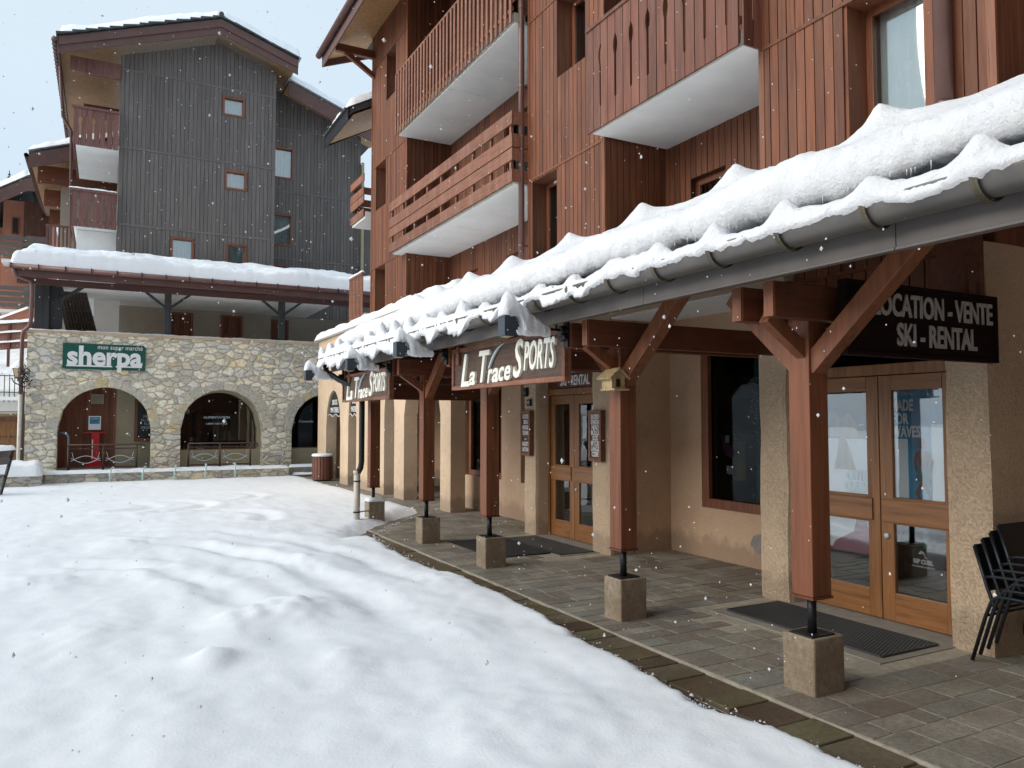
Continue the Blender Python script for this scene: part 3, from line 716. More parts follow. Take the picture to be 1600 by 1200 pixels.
# far stretch of the arcade: plastered wall with round arches
def arch_wall(name, m, par, ax, p, th, a0, a1, z0, z1, arches, n=20):
    # arches: (centre, half width, spring height, rise, sill)
    b = MB(); xs_ = sorted({a0, a1, *[q for c, r, s, h, f in arches for q in (c - r, c + r)]})
    def ar(c, r, s, h, a): return s + h * math.sqrt(max(0, 1 - ((a - c) / r) ** 2))
    for l, rr in zip(xs_, xs_[1:]):
        hit = [q for q in arches if q[0] - q[1] <= (l + rr) / 2 <= q[0] + q[1]]
        if not hit: b.prism([(l, z0), (rr, z0), (rr, z1), (l, z1)], ax, p, p + th, 0); continue
        c, r, s, h, f = hit[0]
        pts = [(l + (rr - l) * i / n, ar(c, r, s, h, l + (rr - l) * i / n)) for i in range(n + 1)]
        for (pa, pb) in zip(pts, pts[1:]): b.prism([pa, pb, (pb[0], z1), (pa[0], z1)], ax, p, p + th, 0)
        if f > z0: b.prism([(l, z0), (rr, z0), (rr, f), (l, f)], ax, p, p + th, 0)
    return b.build(name, M[m], par)
arch_wall('arcade_wall', 'stucco', RB, 'X', XP, .29, 12.79, 22.6, -.03, 3.95,
          [(14.255, .985, 1.75, .8, -.03), (16.19, .34, 1.8, .6, -.03), (19.05, .36, 1.6, .85, -.03), (20.9, .74, 1.45, 1.02, -.03)])
arch_wall('end_wall', 'stucco', RB, 'Y', 22.31, .29, XP + .29, 8.8, -.03, 3.95, [(7.0, .9, 1.5, .9, -.03)])
bk = MB(); wall(bk, 'X', 7.0, .25, 14.2, 15.1, -.03, 2.93); bk.box(6.1, 7.0, 14.2, 14.35, -.03, 2.93); bk.build('recess_wall', M['smooth'], RB)
bx('recess_wall', M['smooth'], RB, 8.4, 8.65, 15.1, 22.3, -.03, 3.5)
bx('side_door', M['door'], RB, 6.05, 6.1, 13.55, 14.18, 0, 2.0)
bx('arcade_roof_slab', M['white'], RB, 5.79, 8.8, 12.42, 22.3, 3.6, 3.94)
snow_blanket('roof_snow', RB, lambda u, v: (5.35 + 3 * u, 12.4 + 10.25 * v, 3.97 + .1 * u), 40, 110, .22, .15, .04, 3)
text('FOR', .42, M['iron'], RB, (5.49, 22.12, 3.42), 'X', width=.85, extrude=.02, bold=.012)
for yc, wd, top in ((20.9, .62, 2.42), (19.05, .34, 2.38)):
    s = root('arch_sign', (5.46, yc, 1.9), 'dark arched sign with white words in the %s arch beyond the shop' % ('farthest' if yc > 20 else 'narrow second farthest'), 'sign')
    b = MB(); pts = [(yc + wd * math.cos(R(a)), 1.80 + (top - 1.8) * math.sin(R(a))) for a in range(0, 181, 15)]
    b.prism(pts + [(yc - wd * .5, 1.84), (yc, 1.80), (yc + wd * .5, 1.84)], 'X', 5.55, 5.6); b.build('panel', M['black'], s)
    text('SKIS', .2, M['whitelet'], s, (5.54, yc, 2.14), 'X', width=wd * .85); text('MATERIEL', .2, M['whitelet'], s, (5.54, yc, 1.93), 'X', width=wd * 1.4)
    b = MB(); b.tube([(5.53, yc + wd * (1 - 2 * i / 14), 1.79 + .035 * math.sin(i * .9)) for i in range(15)], .009, 6); b.build('wave_line', M['whitelet'], s)
# ------------------------------------------------------------------ canopy in front of the shops
CN = root('arcade_canopy', (3.9, 6.5, 0), 'lean-to canopy of red brown timber with grey gutter and deep snow along the shops', 'canopy')
Y0C, Y1C = -1.5, 12.45
PY = [3.30, 5.25, 7.80, 9.74, 12.08]
first = None
PX0, PX1 = 3.79, 3.955
def make_post(y):
    b = MB(); b.box(PX0, PX1, y, y + .16, .58, 2.34)
    p = b.build('post', M['post'], CN, bevel=.006)
    b = MB(); b.tube([(3.87, y + .08, .34), (3.87, y + .08, .60)], .028, 14); b.build('steel_rod', M['iron'], p, smooth=True)
    bx('steel_plate', M['iron'], p, 3.78, 3.98, y - .0, y + .18, .338, .35, bevel=.003)
    b = MB(); b.box(3.770, 4.035, y - .02, y + .225, -.03, .34); b.build('base_block', M['block'], p, bevel=.012)
    b = MB(); b.box(PX0 - .006, PX1 + .006, y - .006, y + .166, .565, .58); b.build('end_cap', M['beam'], p)
    b = MB()
    b.bar((3.865, y + .03, 1.98), (3.865, y - .76, 2.69), .11, .12)                # brace along the eave
    b.bar((3.865, y + .13, 1.98), (3.865, y + .70, 2.50), .09, .10)
    b.build('eave_brace', M['post'], CN, bevel=.004)
    b = MB(); b.bar((3.83, y + .06, 2.06), (3.50, y + .06, 2.28), .07, .09); b.build('cross_brace', M['post'], CN, bevel=.004)
    for ya in (y - .088, y + .168):
        b = MB(); b.box(3.42, 5.60, ya, ya + .08, 2.255, 2.465); b.build('cross_beam', M['beam'], CN, bevel=.005)
        b = MB(); b.prism([(ya + .003, 2.258), (ya + .077, 2.258), (ya + .074, 2.36), (ya + .077, 2.462), (ya + .003, 2.462)], 'X', 3.408, 3.42); b.build('beam_end', M['post'], CN)
    return p
for y in PY: make_post(y)
for q in ((3.80, 3.94, 2.60, 2.76), (5.9, 6.02, 3.5, 3.66), (4.85, 4.97, 3.02, 3.16)): bx('purlin', M['beam'], CN, q[0], q[1], Y0C, Y1C, q[2], q[3])
SL = math.tan(R(24.5)); X0 = 3.26
def zr(x): return 2.66 + (x - X0) * SL
b = MB(); y = Y0C + .2
while y < Y1C:
    b.add([(3.3, y, zr(3.3) - .13), (6.1, y, zr(6.1) - .13), (6.1, y, zr(6.1) - .03), (3.3, y, zr(3.3) - .03), (3.3, y + .08, zr(3.3) - .13), (6.1, y + .08, zr(6.1) - .13), (6.1, y + .08, zr(6.1) - .03), (3.3, y + .08, zr(3.3) - .03)],
          [(0, 1, 2, 3), (7, 6, 5, 4), (0, 4, 5, 1), (1, 5, 6, 2), (2, 6, 7, 3), (3, 7, 4, 0)]); y += .62
b.build('rafter', M['beam'], CN)
b = MB(); b.prism([(3.25, zr(3.25) - .028), (6.1, zr(6.1) - .028), (6.1, zr(6.1) + .03), (3.25, zr(3.25) + .03)], 'Y', Y0C, Y1C); b.build('roof_boarding', M['beam'], CN)
# slates peeping out under the snow
b = MB(); y = Y0C
while y < Y1C:
    wd = random.uniform(.18, .32); x = 3.285 + random.uniform(-.02, .03); t = random.uniform(.0, .015)
    for k in range(3):
        xx = x + k * .16; b.add([(xx, y, zr(xx) + .045 + t + k * .012), (xx + .3, y, zr(xx + .3) + .04 + t + k * .012), (xx + .3, y + wd, zr(xx + .3) + .04 + t + k * .012), (xx, y + wd, zr(xx) + .045 + t + k * .012)] +
              [(xx, y, zr(xx) + .02 + k * .012), (xx + .3, y, zr(xx + .3) + .02), (xx + .3, y + wd, zr(xx + .3) + .02), (xx, y + wd, zr(xx) + .02 + k * .012)], [(0, 1, 2, 3), (0, 4, 5, 1), (2, 6, 7, 3), (3, 7, 4, 0), (1, 5, 6, 2)])
    y += wd + .004
b.build('slate_edge', M['slate'], CN)
# eave board in grey metal with joints, gutter and hooks
b = MB(); y = Y0C
while y < Y1C: y2 = min(y + 1.9, Y1C); b.box(3.232, 3.25, y + .002, y2 - .002, 2.455, 2.615); b.box(3.222, 3.27, y + .002, y2 - .002, 2.440, 2.455); y = y2
b.build('eave_board', M['eave'], CN, bevel=.002)
GX, GZ, GR = 3.128, 2.638, .096
def gutter_part():
    b = MB(); n = 18; pr = [(GX + GR * math.cos(a), GZ + GR * math.sin(a)) for a in [math.pi + math.pi * i / n for i in range(n + 1)]]
    pi_ = [(GX + (GR - .005) * math.cos(a), GZ + (GR - .005) * math.sin(a)) for a in [math.pi + math.pi * i / n for i in range(n + 1)]]
    ring = pr + list(reversed(pi_)); k = len(ring)
    vs = [(x, Y0C, z) for x, z in ring] + [(x, Y1C + .05, z) for x, z in ring]
    b.add(vs, [(i, i + k, (i + 1) % k + k, (i + 1) % k) for i in range(k)])
    b.tube([(GX - GR, Y0C, GZ + .004), (GX - GR, Y1C + .05, GZ + .004)], .009, 8)
    b.prism(pr, 'Y', Y1C + .045, Y1C + .052)
    return b.build('gutter', M['gutter'], CN, smooth=True)
gt = gutter_part()
BR = []; y = .15
while y < Y1C: BR.append(y); y += .508
BR = [v + .135 for v in BR]
BH = {round(v, 3): random.uniform(.25, 1.35) for v in BR}
for y in BR:
    b = MB(); b.tube([(GX + (GR + .012) * math.cos(a), y, GZ + (GR + .012) * math.sin(a)) for a in [math.pi * (.96 + 1.04 * i / 12) for i in range(13)]], .006, 6, r=.5)
    pts = [(GX + (GR + .010) * math.cos(a), GZ + (GR + .010) * math.sin(a)) for a in [math.pi * (.99 + 1.01 * i / 14) for i in range(15)]]
    po = [(GX + (GR + .016) * math.cos(a), GZ + (GR + .016) * math.sin(a)) for a in [math.pi * (.99 + 1.01 * i / 14) for i in range(15)]]
    for i in range(14): b.prism([pts[i], pts[i + 1], po[i + 1], po[i]], 'Y', y - .016, y + .016)
    b.build('gutter_hook', M['bracket'], gt)
# snow in the gutter: heaped over each hook
def gutter_snow():
    vs = []; fs = []; nu = 16; y = Y0C; yy = []
    while y <= Y1C + .07: yy.append(y); y += .02
    for y in yy:
        far = smooth(5.5, 9.5, y)
        near = min(abs(y - q) for q in BR)
        nb = min(BR, key=lambda q: abs(y - q + .03 * N(q * 7, 2, 2)))
        hump = .085 * BH[round(nb, 3)] * math.exp(-(near / .07) ** 2) * (1 + .5 * N(y * 2.2, 1, 1))
        h = .040 + far * .02 + hump * (1 + .5 * far) + .09 * max(0, fbm(y * 1.1, 4, 2) + .15) + far * (.02 + .03 * fbm(y * 3, 3, 3))
        droop = max(0, .045 + .15 * fbm(y * 2.7, 8, 1)) * (.2 + .8 * smooth(3.6, 4.6, y)) + far * max(0, .09 + .09 * fbm(y * 2.1, 3, 1))
        # cross-section from the wall side over the top to the outer lip, hanging over it
        for i in range(nu + 1):
            t = i / nu; a = math.pi * t
            x = GX + .02 - math.cos(a) * -1 * 0; x = GX + .085 - .205 * t - .02 * math.sin(a)
            z = GZ - .01 + (h + .02) * math.sin(a) ** .7 - (droop * smooth(.72, 1, t))
            n_ = .016 * fbm(x * 20, y * 20, z * 20, 4)
            vs.append((x + n_, y, z + n_))
        vs.append((GX, y, GZ - .05))
    k = nu + 2
    for j in range(len(yy) - 1):
        for i in range(k): fs.append((j * k + i, j * k + (i + 1) % k, (j + 1) * k + (i + 1) % k, (j + 1) * k + i))
    fs.append(tuple(range(k))); fs.append(tuple(reversed(range((len(yy) - 1) * k, len(yy) * k))))
    b = MB(); b.add(vs, fs); return b.build('gutter_snow', M['snow'], CN, smooth=True)
gutter_snow()
PK = [3.34, 4.68, 5.94, 7.26, 8.62, 9.95, 11.1, 12.1, 1.9, .5]
PKH = {3.34: .17, 4.68: .17}
def canopy_snow():
    prof = []  # (x, z, tx, tz normal-ish)
    xb = 3.33; z0 = zr(xb) + .125; T = .265
    pts = [(4.4, zr(4.4) + .04), (3.6, zr(3.6) + .045), (xb + .03, z0 - .0), (xb - .01, z0 + .02), (xb - .035, z0 + .07), (xb - .045, z0 + .13), (xb - .03, z0 + .19), (xb + .02, z0 + .245), (xb + .09, z0 + .285), (xb + .2, z0 + T + .03)]
    x = xb + .32
    while x < 6.13: pts.append((x, zr(x) + .07 + T - .02 * (x - xb) + .02)); x += .055
    # densify the first part
    d = []
    for (a, b_) in zip(pts, pts[1:]):
        n_ = max(1, int(math.hypot(a[0] - b_[0], a[1] - b_[1]) / .028)); d += [(a[0] + (b_[0] - a[0]) * i / n_, a[1] + (b_[1] - a[1]) * i / n_) for i in range(n_)]
    d.append(pts[-1]); pts = d; k = len(pts)
    nr = []
    for i in range(k):
        a, c = pts[max(0, i - 1)], pts[min(k - 1, i + 1)]; dx, dz = c[0] - a[0], c[1] - a[1]; l = math.hypot(dx, dz); nr.append((-dz / l, dx / l))
    yy = []; y = Y0C
    while y <= Y1C + .02: yy.append(y); y += .022 if y < 7 else .035
    vs = []; fs = []
    for y in yy:
        endk = math.sqrt(max(0, 1 - (1 - min(1, (Y1C + .03 - y) / .25)) ** 2))
        for (x, z), (nx, nz_) in zip(pts, nr):
            front = smooth(4.0, 3.3, x); nn = .028 * fbm(x * 2.2, y * 1.1, z * 1.5, 3) + .016 * N(x * 4.3, y * 3.7, z * 4) + front * .04 * fbm(y * .8, 2, 3, 3)
            nn += (.006 + .010 * front) * fbm(x * 8, y * 8, z * 5, 3) + (.003 + .014 * front) * abs(fbm(x * 16, y * 24, z * 11, 4)) + (.002 + .006 * front) * N(x * 60, y * 60, z * 40)
            low = smooth(zr(xb) + .20, zr(xb) + .05, z) if x < 3.5 else 0
            dz = -low * (.075 * fbm(y * 1.7, 5, 5, 4) + .02 * N(y * 17, 2, 2)) * (1 if x < 3.42 else 0)
            hh = 0
            if x > 3.5:
                for q in PK:
                    if abs(q - y) < .6:
                        dd = math.hypot((x - 4.55) * .8, (y - q + .35 * (x - 4.55) * N(q * 5, 1, 1)) * (1.25 if y > q else .85)); hh += PKH.get(q, .16) * (.78 * math.exp(-(dd / .10) ** 1.6) + .3 * math.exp(-(dd / .28) ** 2))
            under = z < zr(x) + .06 and x > 3.36
            zz = z + (0 if under else nn * nz_ + dz + hh); xx = x + (0 if under else nn * nx)
            zb = zr(max(x, 3.3)) + .05
            vs.append((xx, y, zb + (zz - zb) * (endk if zz > zb else 1)))
    for j in range(len(yy) - 1):
        for i in range(k - 1): fs.append((j * k + i, j * k + i + 1, (j + 1) * k + i + 1, (j + 1) * k + i))
    b = MB(); b.add(vs, fs); return b.build('roof_snow', M['snow'], CN, smooth=True)
rs = canopy_snow()
for i in range(70):
    y = random.choice((random.uniform(2.0, 5.6), random.uniform(2.0, 9.5))); l = random.uniform(.015, .055); x = 3.30 + random.uniform(-.03, .02); z = zr(3.3) + .15
    b = MB(); b.tube([(x, y, z), (x + .001, y, z - l * .5), (x, y + .002, z - l)], [.003, .0018, .0005], 6); b.build('icicle', M['ice'], rs, smooth=True)
# board closing the far end of the canopy
b = MB(); b.box(3.5, 6.0, 12.35, 12.40, 2.0, 2.5); b.prism([(3.3, 2.5), (6.08, 2.5), (6.08, zr(6.08)), (3.3, zr(3.3))], 'Y', 12.35, 12.40); b.build('end_board', M['beam'], CN)
b = MB(); b.tube([(GX, 12.42, 2.56), (GX + .02, 12.40, 2.44), (3.3, 12.2, 2.30), (3.58, 11.96, 2.16), (3.60, 11.93, 2.05), (3.60, 11.93, 1.0), (3.59, 11.94, .9), (3.55, 12.0, .80)], .045, 14)
dp = b.build('downpipe', M['iron'], CN, smooth=True)
b = MB(); b.tube([(3.55, 12.0, .86), (3.55, 12.0, -.03)], .052, 14); b.tube([(3.55, 12.0, .86), (3.55, 12.0, .80)], .06, 14); b.build('pipe_foot', M['galv'], dp, smooth=True)
one('pipe_clamp', M['iron'], dp, lambda b: (b.tube([(3.55, 12.0, .68), (3.55, 12.0, .70)], .058, 14), b.tube([(3.55, 12.0, .19), (3.55, 12.0, .21)], .058, 14), b.bar((3.55, 12.0, .2), (3.8, 12.1, .2), .015, .015)))
cap('block_snow', CN, 3.77, 4.07, 12.07, 12.37, .34, .05, 5, .03, .05)

# ------------------------------------------------------------------ signs and lamps on the canopy
def trace_sign(y0, y1, z0, z1, label):
    yc, zc = (y0 + y1) / 2, (z0 + z1) / 2; x = 3.44
    s = root('hanging_sign', (x, yc, z0), label, 'sign', 'framed timber signs hanging under the eave')
    bx('panel', M['signwood'], s, x, x + .04, y0 + .03, y1 - .03, z0 + .03, z1 - .03)
    b = MB(); f = .045
    b.box(x - .02, x + .05, y0, y1, z0, z0 + f); b.box(x - .02, x + .05, y0, y1, z1 - f, z1); b.box(x - .02, x + .05, y0, y0 + f, z0 + f, z1 - f); b.box(x - .02, x + .05, y1 - f, y1, z0 + f, z1 - f)
    b.build('frame', M['rail'], s, bevel=.004)
    h = z1 - z0; W = y1 - y0
    def T(t, size, a, z, wd): text(t, size, M['letter'], s, (x - .014, y1 - a * W, z0 + z * h), 'X', width=wd * W, extrude=.014, shear=.28, bold=.006)
    T('L', .36 * h / .45 * 1.35, .150, .40, .095); T('a', .28, .225, .285, .065)
    T('T', .46, .325, .44, .105); T('r', .28, .40, .29, .05); T('a', .28, .452, .30, .06); T('c', .28, .505, .31, .05); T('e', .28, .56, .32, .055)
    T('S', .50, .645, .50, .085); T('PORTS', .37, .815, .535, .235)
    c = MB(); pr = []
    for i in range(11):
        t = i / 10; yy = y1 - W * (.40 + .10 * t + .035 * t * t); zz = z0 + h * (.42 + .50 * math.sin(t * 1.35) / .976); pr.append((yy, zz, .004 + .022 * math.sin(math.pi * min(1, .15 + t * .85)) * (1 if t < 1 else 0)))
    b = MB(); b.prism([(a + w_, c_) for a, c_, w_ in pr] + [(a - w_ * .3, c_) for a, c_, w_ in reversed(pr)], 'X', x - .03, x - .012); b.build('swoosh', M['silver'], s)
    for yy in (y0 + .2, y1 - .2): one('hanger', M['iron'], s, lambda b: b.bar((x + .02, yy, z1), (x + .02, yy, 2.5), .03, .006))
    return s
trace_sign(5.53, 7.93, 1.985, 2.44, 'nearer cream lettered ski shop sign in a wooden frame between two lamps')
trace_sign(10.08, 12.45, 1.945, 2.385, 'farther cream lettered ski shop sign in a wooden frame at the canopy end')
def lamp(y, z, label, snow=.2, yaw=0):
    s = root('sign_lamp', (3.40, y, z), label, 'lamp', 'arm lamps over the shop signs'); xh = 2.86
    b = MB(); b.box(3.385, 3.406, y - .035, y + .035, z - .14, z + .12); b.tube([(3.39, y, z), (3.33, y, z)], .04, 12); b.tube([(3.37, y - .04, z - .05), (3.37, y + .04, z - .07)], .025, 8); b.build('wall_plate', M['iron'], s, bevel=.003)
    b = MB(); b.tube([(3.36, y, z), (xh + .04, y, z + .02)], .010, 8); b.build('arm', M['iron'], s, smooth=True)
    b = MB(); b.box(xh - .075, xh + .025, y - .06, y + .06, z - .075, z + .09)
    for k in range(9): b.box(xh - .08, xh + .03, y - .064, y - .061, z - .06 + k * .016, z - .052 + k * .016)
    b.box(xh + .025, xh + .06, y - .03, y + .03, z - .02, z + .05)
    hd = b.build('lamp_head', M['lampgrey'], s, bevel=.006)
    bx('lamp_glass', M['lantern'], hd, xh - .06, xh + .01, y - .045, y + .045, z - .08, z - .0755)
    # snow heaped on the head and sliding along the arm
    vs = []; fs = []; nu, nv = 34, 12
    for i in range(nu + 1):
        t = i / nu; x = xh - .09 + .46 * t
        base = z + .088 - .10 * smooth(.30, .44, t)
        topz = z + .088 + snow * (.6 * smooth(0, .08, t) + .4 * math.exp(-((t - .17) / .12) ** 2)) * (1 - smooth(.22, 1.05, t) ** .8) - .075 * smooth(.45, 1, t)
        h = max(.012, topz - base); wd = .080 * (1 - .6 * smooth(.3, 1, t)) * smooth(-.02, .07, t) + .004
        for j in range(nv):
            a = 2 * math.pi * j / nv; q = .012 * fbm(x * 16, y * 7 + math.cos(a), math.sin(a), 3)
            vs.append((x + q, y + (wd + q) * math.cos(a), base + (h * max(0, math.sin(a)) ** .8 if math.sin(a) > 0 else .05 * math.sin(a) * (t > .4)) + q))
    for i in range(nu):
        for j in range(nv): fs.append((i * nv + j, i * nv + (j + 1) % nv, (i + 1) * nv + (j + 1) % nv, (i + 1) * nv + j))
    fs.append(tuple(range(nv))); fs.append(tuple(reversed(range(nu * nv, nu * nv + nv))))
    b = MB(); b.add(vs, fs); b.build('snow_cap', M['snow'], s, smooth=True)
    return s
lamp(5.46, 2.40, 'snow capped arm lamp at the right end of the nearer framed sign', .21)
lamp(8.03, 2.42, 'snow capped arm lamp between the two framed signs', .17)
lamp(9.96, 2.38, 'snow capped arm lamp at the right end of the farther framed sign', .17)
lamp(12.33, 2.36, 'snow capped arm lamp farthest along the canopy, in front of the stone arches', .16)

s = root('rental_sign', (4.8, 3.15, 2.05), 'dark hanging board with grey words for ski hire beside the nearest post', 'sign')
bx('panel', M['signdark'], s, 4.02, 5.60, 3.13, 3.165, 2.075, 2.515)
b = MB(); b.box(3.99, 5.63, 3.115, 3.18, 2.045, 2.075); b.box(3.99, 5.63, 3.115, 3.18, 2.515, 2.545); b.box(3.99, 4.02, 3.115, 3.18, 2.075, 2.515); b.box(5.60, 5.63, 3.115, 3.18, 2.075, 2.515)
b.build('frame', M['signdark'], s, bevel=.004)
text('LOCATION - VENTE', .215, M['greylet'], s, (4.91, 3.122, 2.395), 'Y', width=1.31, bold=.005); text('SKI - RENTAL', .215, M['greylet'], s, (4.93, 3.122, 2.195), 'Y', width=.88, bold=.005)
for q in ((5.40, 5.48, 3.18, 3.21, 2.3, 2.9), (4.1, 4.18, 3.18, 3.21, 2.3, 2.5), (5.55, 5.72, 3.181, 3.215, 2.30, 2.45)): bx('hanger', M['beam'], s, *q)
s.location.x -= .13; s.scale = (.94, 1, .92)
def list_sign(y0, y1, z0, z1, words, label, sz, lum='whitelet'):
    x = 5.48; s = root('list_board', (x, (y0 + y1) / 2, z0), label, 'sign', 'narrow framed list boards on the door pillars')
    bx('panel', M['signwood'], s, x - .04, x + .02, y0 + .03, y1 - .03, z0 + .03, z1 - .03)
    b = MB(); f = .04
    for a in ((y0, y1, z0, z0 + f), (y0, y1, z1 - f, z1), (y0, y0 + f, z0 + f, z1 - f), (y1 - f, y1, z0 + f, z1 - f)): b.box(x - .055, x + .02, *a)
    b.build('frame', M['rail'], s, bevel=.003)
    n_ = len(words)
    for i, w_ in enumerate(words):
        zz = z1 - .085 - (z1 - z0 - .17) * i / (n_ - 1); text(w_, sz, M[lum], s, (x - .042, (y0 + y1) / 2, zz), 'X', width=min((y1 - y0) * .68, len(w_) * .033 + .02), extrude=.002, bold=.002)
    return s
list_sign(7.93, 8.21, 1.14, 1.78, ['SALOMON', 'DYNASTAR', 'HEAD', 'BOLLE', 'SOS', 'RIP CURL', 'LANGE', 'CEBE'], 'framed board listing brands on the pillar right of the farther door', .085)
list_sign(9.74, 10.02, 1.14, 1.79, ['LOCATION', 'SKI', 'MONOSKI', 'TELEMARK', '-', 'RAQUETTE', 'BATONS'], 'framed board listing hire items on the pillar left of the farther door', .085)
s = root('number_plate', (5.48, 9.84, 1.85), 'small black plate with white figures above the left list board', 'plate'); bx('plate', M['black'], s, 5.465, 5.49, 9.79, 9.90, 1.86, 1.96, bevel=.004); text('107', .06, M['whitelet'], s, (5.463, 9.845, 1.91), 'X', width=.06)
s = root('doorbell_box', (5.48, 9.92, 2.0), 'small dark box on the pillar above the number plate', 'box'); bx('casing', M['black'], s, 5.45, 5.49, 9.89, 9.98, 2.0, 2.13, bevel=.006); bx('button', M['lampgrey'], s, 5.445, 5.45, 9.91, 9.96, 2.05, 2.1)
# birdhouse on the second post
s = root('birdhouse', (3.76, 5.22, 1.92), 'small pale wooden birdhouse fixed on the second post', 'birdhouse')
bxx, by, bz = 3.72, 5.24, 1.91
one('walls', M['bird'], s, lambda b: b.prism([(bxx - .08, bz), (bxx + .08, bz), (bxx + .08, bz + .12), (bxx, bz + .19), (bxx - .08, bz + .12)], 'Y', by - .06, by + .12))
one('roof', M['bird'], s, lambda b: (b.prism([(bxx - .12, bz + .095), (bxx, bz + .20), (bxx, bz + .218), (bxx - .13, bz + .11)], 'Y', by - .10, by + .15), b.prism([(bxx + .12, bz + .095), (bxx, bz + .20), (bxx, bz + .218), (bxx + .13, bz + .11)], 'Y', by - .10, by + .15)))
one('doorway', M['void'], s, lambda b: b.box(bxx - .028, bxx + .022, by - .064, by - .0595, bz + .02, bz + .1))
one('perch', M['bird'], s, lambda b: (b.box(bxx - .10, bxx + .09, by - .13, by + .12, bz - .018, bz - .002), b.tube([(bxx + .02, by + .08, bz + .2), (bxx + .02, by + .08, bz + .26)], .014, 8)))
one('stone_cladding', M['vous'], s, lambda b: [b.box(bxx + .081, bxx + .092, by - .05 + .04 * j + .01 * (i % 2), by - .015 + .04 * j, bz + .005 + i * .022, bz + .024 + i * .022) for i in range(5) for j in range(4)])

s.scale = (.8, .8, .8)
# ------------------------------------------------------------------ behind the near door
s = root('window_poster', (5.90, 4.0, 1.1), 'blue surf poster behind the right pane of the near door', 'poster')
bx('sheet', M['paper'], s, 5.862, 5.866, 3.70, 4.30, .96, 2.0); bx('sea', M['blue'], s, 5.857, 5.861, 3.90, 4.10, .96, 1.93)
one('headline_band', M['blue'], s, lambda b: (b.box(5.854, 5.858, 4.06, 4.25, 1.90, 1.935), b.box(5.854, 5.858, 4.00, 4.25, 1.85, 1.89), b.box(5.8565, 5.8605, 3.72, 3.895, 1.62, 1.93), b.box(5.8565, 5.8605, 4.105, 4.28, 1.50, 1.93)))
text('RIP CURL', .045, M['whitelet'], s, (5.851, 4.16, 1.918), 'X', width=.12); text('BOARDSHORTS', .045, M['whitelet'], s, (5.851, 4.13, 1.87), 'X', width=.20)
for t, a, z, wd in (('MADE', 4.14, 1.77, .19), ('FOR', 4.16, 1.66, .145), ('WAVES.', 4.10, 1.555, .27)): text(t, .125, M['whitelet'], s, (5.851, a, z), 'X', width=wd, bold=.004)
def figure(b, y, z, k, x=5.853):
    P = lambda pts: b.prism([(y - a * k, z + c * k) for a, c in pts], 'X', x - .002, x)
    P([(-.035, .52), (-.03, .60), (.0, .625), (.03, .60), (.035, .52), (.0, .49)])
    P([(-.085, .46), (-.02, .49), (.03, .49), (.09, .46), (.075, .40), (.05, .30), (-.045, .30), (-.06, .40)])
    P([(-.085, .46), (-.11, .36), (-.09, .24), (-.065, .24), (-.08, .36), (-.055, .42)]); P([(.09, .46), (.12, .36), (.10, .24), (.08, .24), (.09, .36), (.06, .42)])
    P([(-.03, .14), (-.10, .02), (-.05, -.10), (-.02, -.10), (-.05, .02), (.01, .14)]); P([(.02, .14), (.09, .0), (.11, -.12), (.08, -.12), (.05, .0), (-.02, .14)])
one('surfer', M['skin'], s, lambda b: figure(b, 3.97, 1.06, .72)); one('surfer_shorts', M['teal'], s, lambda b: b.prism([(3.97 + .045, 1.28), (3.97 - .045, 1.28), (3.97 - .065, 1.15), (3.97, 1.17), (3.97 + .06, 1.15)], 'X', 5.846, 5.850))
s = root('display_stand', (5.95, 3.95, .25), 'dark display box with white wave emblem behind the lower right pane', 'display')
bx('box', M['iron'], s, 5.90, 5.98, 3.84, 4.20, .30, .61); one('pole', M['teal'], s, lambda b: b.box(5.92, 5.95, 3.99, 4.03, .61, .95)); text('RIP CURL', .05, M['whitelet'], s, (5.897, 4.02, .50), 'X', width=.17, bold=.002); text('THE SURFING COMPANY', .02, M['whitelet'], s, (5.897, 4.02, .46), 'X', width=.2)
one('emblem', M['whitelet'], s, lambda b: b.prism([(4.06, .56), (4.04, .59), (4.01, .58), (3.995, .545), (4.01, .535), (3.98, .53), (4.01, .56), (4.035, .565)], 'X', 5.894, 5.898))
s = root('snowboard_poster', (5.90, 4.6, 1.1), 'pale poster with reversed letters behind the left pane of the near door', 'poster')
bx('sheet', M['paper'], s, 5.862, 5.866, 4.36, 5.03, .96, 1.49); bx('dark_field', M['void'], s, 5.862, 5.866, 4.36, 5.03, 1.495, 1.98)
one('orange_figure', M['bird'], s, lambda b: (b.prism([(4.98, 1.5), (4.93, 1.66), (4.84, 1.75), (4.75, 1.66), (4.66, 1.72), (4.58, 1.6), (4.56, 1.5)], 'X', 5.857, 5.861), b.prism([(4.76, 1.499), (4.70, 1.499), (4.60, 1.22), (4.82, 1.22)], 'X', 5.857, 5.861)))
text('NITRO', .11, M['silver'], s, (5.852, 4.56, 1.17), 'X', width=.26, mirror=True, bold=.008); text('SNBRD', .11, M['silver'], s, (5.852, 4.56, 1.07), 'X', width=.30, mirror=True, bold=.008)
s = root('cardboard_display', (5.9, 4.6, .25), 'pink and red printed board behind the lower left pane', 'display')
bx('board', M['paper'], s, 5.90, 5.91, 4.30, 5.0, .52, .98); one('red_print', M['pinkb'], s, lambda b: (b.prism([(4.9, .5), (4.3, .5), (4.36, .6), (4.5, .68), (4.6, .9), (4.66, .68), (4.85, .58)], 'X', 5.893, 5.897)))
s = root('far_door_poster', (5.9, 8.6, 1.0), 'round white and blue sticker sheet behind the farther door', 'poster'); bx('sheet', M['paper'], s, 5.862, 5.866, 8.42, 8.86, 1.1, 1.75)
one('dot', M['pinkb'], s, lambda b: b.prism([(8.7 + .05 * math.cos(R(a)), 1.5 + .05 * math.sin(R(a))) for a in range(0, 360, 30)], 'X', 5.857, 5.861))
